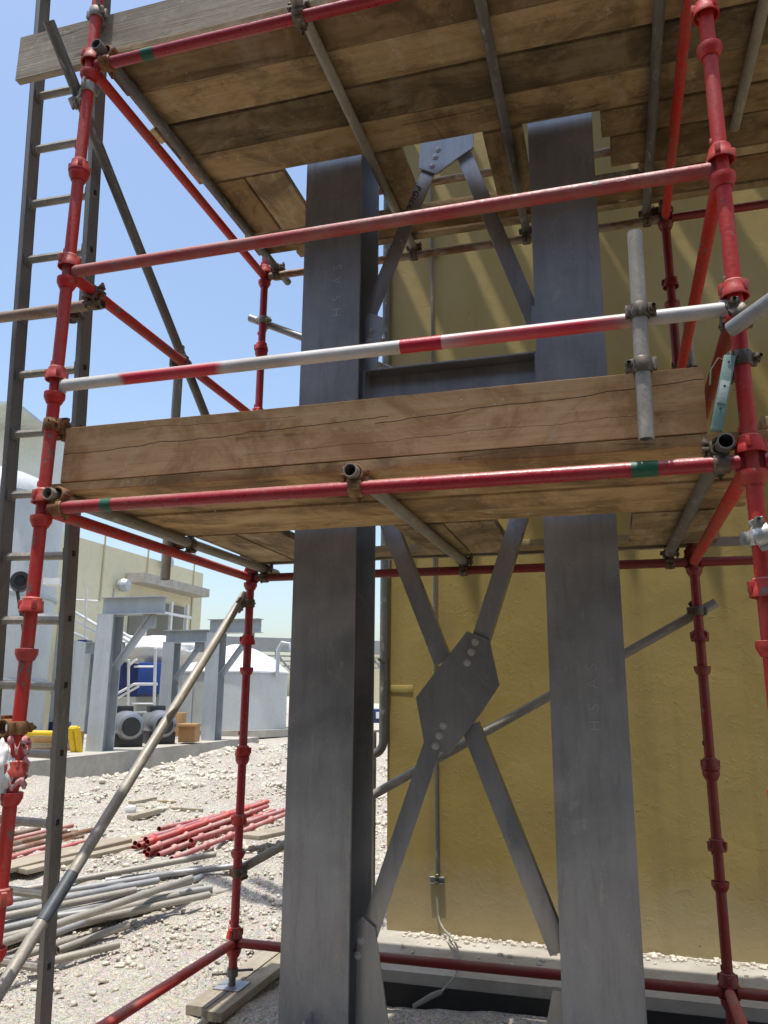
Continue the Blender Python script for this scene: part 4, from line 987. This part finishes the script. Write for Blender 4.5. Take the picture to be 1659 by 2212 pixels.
# cream building
def cream():
    D1, D2 = 24.0, 34.0
    a = at(130, 1475, D=26.4); b = at(425, 1475, D=34.7); d = b-a; d.z = 0; L = d.length; d.normalize(); n = Vector((d.y, -d.x, 0))
    z0 = .2; top = at(425, 1188, D=30).z; za = top
    root = empty('cream_building', T(b.x, b.y, z0)); tag(root, 'cream yellow clad building behind the steel frames at left', 'building')
    A = a-d*14; c = (A+b)/2; W_ = (b-A).length; R = Matrix((d, -n, Vector((0, 0, 1)))).transposed()
    MB().box(Vector((c.x, c.y, (z0+top)/2))-n*4, (W_, 8, top-z0), R).build('wall', YELB, root)
    def P(x, y): # on the facade
        dr = ray(x, y); t = (a-CAM).dot(n)/dr.dot(n); return CAM+dr*t
    for u, y0, y1 in ((222, 1130, 1300), (412, 1185, 1480), (130, 1120, 1500), (318, 1180, 1250)):
        q = P(u, y0); r_ = P(u, y1); MB().box(((q.x+r_.x)/2+n.x*.02, (q.y+r_.y)/2+n.y*.02, (q.z+r_.z)/2), (.07, .04, abs(q.z-r_.z)), R).build('cladding_joint', m_j, root)  # joints drawn as narrow strips of darker cream
    # canopy and door opening
    q0, q1 = P(272, 1248), P(418, 1278); z = (q0.z+q1.z)/2
    can = MB().box(Vector((q0.x, q0.y, q0.z)).lerp(Vector((q1.x, q1.y, q0.z)), .5)+n*.4, ((q1-q0).length, .8, .35), R).build('canopy', CONC, root)
    q0, q1 = P(277, 1265), P(400, 1300)
    zt = q0.z-.4; zb = .3
    MB().box(Vector(((q0.x+q1.x)/2, (q0.y+q1.y)/2, (zt+zb)/2))+n*.03, ((q1-q0).length*.93, .08, zt-zb), R).build('door_recess', m_r, root)
    for u in (288, 343, 378):
        q = P(u, 1300); MB().box(Vector((q.x, q.y, (zt+zb)/2))+n*.6, (.12, .12, zt-zb), R).build('canopy_post', WHITE, root)
    qa, qb_ = P(280, 1275), P(385, 1300)
    MB().box(Vector(((qa.x+qb_.x)/2, (qa.y+qb_.y)/2, zt-.5))+n*.65, ((qb_-qa).length, .1, .1), R).build('canopy_rail', WHITE, root)
    for u, v in ((253, 1265), (347, 1215)):
        q = P(u, v); MB().lathe([(0, -.2), (.2, -.16), (.27, 0), (.2, .2), (0, .24)], q+n*.3, n, 14).build('wall_lamp', GALVF, root)
    q = P(243, 1270); r_ = P(243, 1330); MB().box(((q.x+r_.x)/2+n.x*.05, (q.y+r_.y)/2+n.y*.05, (q.z+r_.z)/2), (.05, .05, q.z-r_.z), R).build('wall_conduit', PALE, root)
m_j = m_plain('joint_line', (.42, .37, .23), (.38, .33, .2), .7); m_r = m_plain('door_recess', (.20, .19, .15), (.17, .16, .13), .7)
cream()

# big pale vessel at left
def vessel():
    c = at(-95, 1475, D=17); R_ = abs((at(86, 1475, D=17)-c).length); ztop = at(0, 1060, D=17).z; z0 = .3
    root = empty('storage_vessel', T(c.x, c.y, z0)); tag(root, 'huge pale grey rounded storage vessel at the left edge behind the ladder', 'tank')
    prof = [(R_, 0), (R_, ztop-z0)]+[(R_*math.cos(D2R(k)), ztop-z0+R_*.42*math.sin(D2R(k))) for k in range(10, 90, 10)]+[(0.01, ztop-z0+R_*.42)]
    MB().lathe(prof, (c.x, c.y, z0), n=64).build('shell', PALE, root)
    for zz in (ztop-.02, ztop-2.2, ztop-4.0):
        MB().lathe([(R_+.002, -.05), (R_+.05, -.03), (R_+.05, .03), (R_+.002, .05)], (c.x, c.y, zz), n=64).build('seam_band', GALVF, root)
    q = at(44, 1255, D=14.2); dr = Vector((CAM.x-q.x, CAM.y-q.y, 0)).normalized()
    MB().lathe([(.0, .0), (.10, .0), (.10, .05), (.17, .05), (.17, -.35), (.12, -.35)], q, dr, 24).build('manhole_rim', BLACK, root)
    q = at(60, 1400, D=14.2); MB().path([at(36, 1270, D=14.3), at(48, 1340, D=14.3), at(60, 1440, D=14.3)], .03, 8).build('dangling_hose', BLACK, root)
    for (x0, x1, y0, y1) in ((92, 128, 1248, 1262), (80, 118, 1325, 1345)):
        m, mw = up_box('p', x0, x1, y0, y1, 14.0, .3, WHITE); m.build('light_fitting', WHITE, root)
vessel()
def tower():
    m, mw = up_box('t', -120, 24, 868, 1600, 30, 4, PALE); root = m.build('grey_tower', PALE, mw=mw); tag(root, 'tall pale grey tower block rising at the left picture edge', 'tower')
    m, mw = up_box('t', -120, 36, 866, 874, 29.9, 4.3, GALVF); m.build('roof_edge', GALVF, root)
tower()
# domed tank
def dome():
    D_ = 30; c = at(508, 1475, D=D_); R_ = (at(620, 1475, D=D_)-c).length; zt = at(508, 1452, D=D_-R_).z; z0 = at(508, 1592, D=D_-R_).z; za = at(508, 1392, D=D_).z
    root = empty('domed_tank', T(c.x, c.y, z0)); tag(root, 'white domed storage tank between the pale diagonal tube and the left column', 'tank')
    MB().lathe([(R_, 0), (R_, zt-z0)], (c.x, c.y, z0), n=64).build('shell', PALE, root)
    MB().lathe([(R_+.05, 0), (R_+.05, .06), (R_*.75, (za-zt)*.50), (R_*.4, (za-zt)*.82), (R_*.12, za-zt), (0.01, za-zt+.03)], (c.x, c.y, zt), n=64).build('roof', PALER, root)
    MB().lathe([(R_+.01, 0), (R_+.30, 0), (R_+.30, .25), (R_+.01, .25)], (c.x, c.y, z0), n=64, closed=True).build('base_ring', CONC, root)
    q = at(600, 1422, D=D_-R_*.5); q.z = zt+.35
    MB().path([q-Vector((0, 0, .5)), q+Vector((0, 0, .5)), q+Vector((.15, 0, .75)), q+Vector((.45, 0, .7)), q+Vector((.5, 0, .45))], .075, 12).build('vent_pipe', GALVF, root)
dome()
# long pipe rack and far sheds
def rack():
    D_ = 62; a = at(380, 1393, D=D_); b = at(900, 1393, D=D_+6); a.z = b.z = 0; d = (b-a).normalized(); n = Vector((-d.y, d.x, 0)); L = (b-a).length
    R = Matrix((d, n, Vector((0, 0, 1)))).transposed(); c = (a+b)/2; z1 = at(600, 1374, D=D_).z; z2 = at(600, 1404, D=D_).z
    root = empty('pipe_rack', T(c)); tag(root, 'long grey elevated pipe rack far beyond the domed tank', 'pipe rack')
    MB().box((c.x, c.y, (z1+z2)/2), (L, 1.2, z1-z2), R).build('duct', m_plain('rack_grey', (.20, .21, .22), (.26, .27, .28), .6, 0, .3), root)
    for i in range(3): MB().box((c.x, c.y, z2-.35-.4*i), (L, .2, .12), R).build('pipe', GALV, root)
    k = 0
    while k < L:
        q = a+d*k; MB().box((q.x, q.y, z2/2), (.28, .28, z2), R).build('post', GALV, root)
        q2 = a+d*(k+2); A_ = Vector((q.x, q.y, z2-.2)); B_ = Vector((q2.x, q2.y, z2-2.4)); MB().tube(A_, B_, .08, 0, 6).build('diagonal', GALV, root)
        k += 4
    k = 0
rack()
m, mw = up_box('shed', 806, 880, 1405, 1520, 70, 10, YELB); o = m.build('far_shed', YELB, mw=mw); tag(o, 'far tan shed glimpsed in the gap right of the left column', 'shed')
m, mw = up_box('tk', 790, 834, 1532, 1562, 34, 1.5, BLUE, bev=.1); o = m.build('blue_container', BLUE, mw=mw); tag(o, 'small blue and white container far off in the gap beside the drain pipe', 'container')
m, mw = up_box('tk', 812, 822, 1538, 1552, 33.9, .1, WHITE); m.build('white_sign', WHITE, o)
m, mw = up_box('tk', 560, 640, 1575, 1600, 45, 6, CONC); o = m.build('far_wall', CONC, mw=mw); tag(o, 'low far concrete wall behind the domed tank', 'wall')

# motors
def motor(u, v, label):
    c = at(u, v, Z=SZ); k = 1.32; r = .235*k; c.z = SZ+.31*k
    ax = Vector((.72, -.69, 0)).normalized(); sd_ = Vector((-ax.y, ax.x, 0))
    root = empty('electric_motor', T(c.x, c.y, SZ)); tag(root, label, 'motor', 'two grey electric motors on the slab')
    MB().lathe([(0, -.55*k), (r*.7, -.55*k), (r*.95, -.48*k), (r, -.40*k), (r, .10*k), (r*.93, .24*k), (r*.80, .30*k), (r*.62, .32*k)], c, ax, 28).build('body', MOTOR, root)
    MB().lathe([(0, .318*k), (r*.42, .322*k), (r*.60, .318*k), (r*.64, .30*k)], c, ax, 28).build('end_cover', BLACK, root)
    R = Matrix((sd_, ax, Vector((0, 0, 1)))).transposed()
    MB().box(c-Vector((0, 0, .21*k))-ax*.12*k, (.44*k, .7*k, .20*k), R, bev=.03).build('base', BLACK, root)
    MB().box(c+Vector((0, 0, .25*k))-ax*.3*k, (.26*k, .3*k, .12*k), R, bev=.03).build('terminal_box', BLACK, root)
    MB().box(c-ax*.68*k+Vector((0, 0, -.04)), (.34*k, .34*k, .34*k), R, bev=.06).build('gearbox', BLACK, root)
motor(270, 1612, 'left grey electric motor on the slab beside the nearest steel frame')
motor(342, 1606, 'right grey electric motor on the slab behind the pale diagonal tube')
# yellow barrier
def barrier():
    D_ = 14.7; root = empty('yellow_barrier', T(at(115, 1625, D=D_))); tag(root, 'bright yellow welded barrier frame on the slab beside the ladder', 'barrier')
    def B(u0, v0, u1, v1, r, nm): MB().tube(at(u0, v0, D=D_), at(u1, v1, D=D_), r, 0, 10).build(nm, YELP, root)
    B(58, 1583, 152, 1585, .05, 'top_rail'); B(152, 1572, 160, 1625, .06, 'post'); B(166, 1572, 172, 1625, .06, 'post'); B(60, 1583, 62, 1622, .04, 'post'); B(152, 1574, 168, 1574, .055, 'cap_bar')
barrier()
m, mw = up_box('c', 62, 150, 1582, 1622, 15.1, .7, BROWN, bev=.01); o = m.build('wooden_crate', BROWN, mw=mw); tag(o, 'long brown timber crate behind the yellow barrier', 'crate')
for k in (0, 1): m, mw = up_box('c', 64, 148, 1582+k*24, 1592+k*24, 15.0, .05, WOODG); m.build('slat', WOODG, o)
m, mw = up_box('c', 384, 420, 1568, 1604, 17.4, .5, BROWN, bev=.01); o = m.build('wooden_box', BROWN, mw=mw); tag(o, 'brown plywood box right of the motors', 'box')
m, mw = up_box('c', 382, 422, 1564, 1570, 17.35, .56, BROWN, bev=.005); m.build('lid', BROWN, o)
m, mw = up_box('c', 376, 392, 1540, 1590, 19.4, .4, BROWN, bev=.01); o = m.build('plywood_box', BROWN, mw=mw); tag(o, 'small plywood box behind the brown box, beyond the motors', 'box')
# blue sheeted skid, wrapped white vessel
m, mw = up_box('b', 246, 296, 1432, 1505, 26, 2.5, BLUE); o = m.build('blue_tarpaulin', BLUE, mw=mw); tag(o, 'deep blue tarpaulin panel behind the nearest steel frame', 'tarpaulin')
m, mw = up_box('b', 294, 345, 1430, 1500, 25.4, 2, BLUE, bev=.05); m.build('sheet_fold', m_plain('blue_sheet_bright', (.02, .06, .25), (.015, .045, .19), .45, 0, 2), o)
m, mw = up_box('b', 156, 176, 1380, 1500, 23, .5, BLUE); o = m.build('blue_sheet', BLUE, mw=mw); tag(o, 'narrow blue sheet hanging right of the ladder rail', 'sheet')
def wrapped():
    c = at(330, 1408, D=27); bm = bmesh.new(); bmesh.ops.create_icosphere(bm, subdivisions=4, radius=1); vs = []
    for v in bm.verts:
        n = v.co; k = 1+.16*noise.noise(n*3)+.08*noise.noise(n*8); vs.append(c+Vector((n.x*1.9*k, n.y*1.1*k, n.z*.53*k)))
    bm.verts.index_update(); o = MB().add(vs, [[v.index for v in f.verts] for f in bm.faces]).build('wrapped_load', WHITE, mw=T(c-Vector((0, 0, .4))), ang=80); bm.free()
    tag(o, 'white plastic wrapped load above the blue tarpaulin', 'wrapped load')
    c = at(160, 1500, D=17.0)
wrapped()
def stair(label, D_, ln, name='site_stair'):
    root = empty(name, T(at(300, 1560, D=D_))); tag(root, label, 'stair')
    for u0, v0, u1, v1, r, nm in ln: MB().tube(at(u0, v0, D=D_), at(u1, v1, D=D_), r*1.1, 0, 8).build(nm, PALER, root)
stair('white tube framed stair and platform structure behind the motors', 22,
      [(240, 1506, 290, 1478, .035, 'handrail'), (290, 1478, 340, 1478, .035, 'handrail'), (240, 1516, 300, 1482, .03, 'handrail'), (278, 1425, 276, 1560, .035, 'post'), (336, 1400, 332, 1560, .04, 'post'),
       (238, 1410, 238, 1560, .03, 'post'), (240, 1530, 330, 1565, .03, 'stringer'), (240, 1550, 290, 1575, .03, 'stringer'), (290, 1440, 335, 1440, .025, 'rail'), (240, 1575, 330, 1575, .03, 'rail'), (245, 1540, 332, 1538, .02, 'rail'), (276, 1440, 296, 1424, .03, 'rail'), (285, 1520, 332, 1520, .02, 'rail'), (250, 1555, 332, 1555, .02, 'rail')])
stair('white handrails of a stair beside the cream building, left of the nearest frame', 24,
      [(160, 1322, 212, 1352, .04, 'handrail'), (156, 1336, 210, 1366, .03, 'handrail'), (155, 1366, 190, 1382, .04, 'handrail'), (187, 1270, 183, 1400, .025, 'post'), (150, 1295, 212, 1298, .02, 'rail'), (155, 1430, 178, 1430, .05, 'rail'), (160, 1280, 160, 1350, .02, 'post'),
       (245, 1355, 290, 1382, .04, 'handrail'), (250, 1370, 285, 1392, .03, 'handrail'), (258, 1345, 262, 1400, .03, 'post')], 'handrail_stair')
m, mw = up_box('w', 236, 410, 1480, 1592, 28, 1.5, PALE); o = m.build('grey_skid', PALE, mw=mw); tag(o, 'pale grey equipment skid wall behind the motors and stair', 'equipment skid')
m, mw = up_box('w', 150, 178, 1480, 1575, 22.5, .5, WHITE, bev=.08); o = m.build('wrapped_bundle', WHITE, mw=mw); tag(o, 'white wrapped bundle below the narrow blue sheet', 'wrapped bundle')
m, mw = up_box('w', 100, 145, 1380, 1605, 18.5, .6, PALE); o = m.build('equipment_cabinet', PALE, mw=mw); tag(o, 'pale equipment cabinet behind the right ladder rail', 'cabinet')
m, mw = up_box('w', 102, 143, 1560, 1602, 18.4, .2, BLUE); m.build('blue_base', BLUE, o)
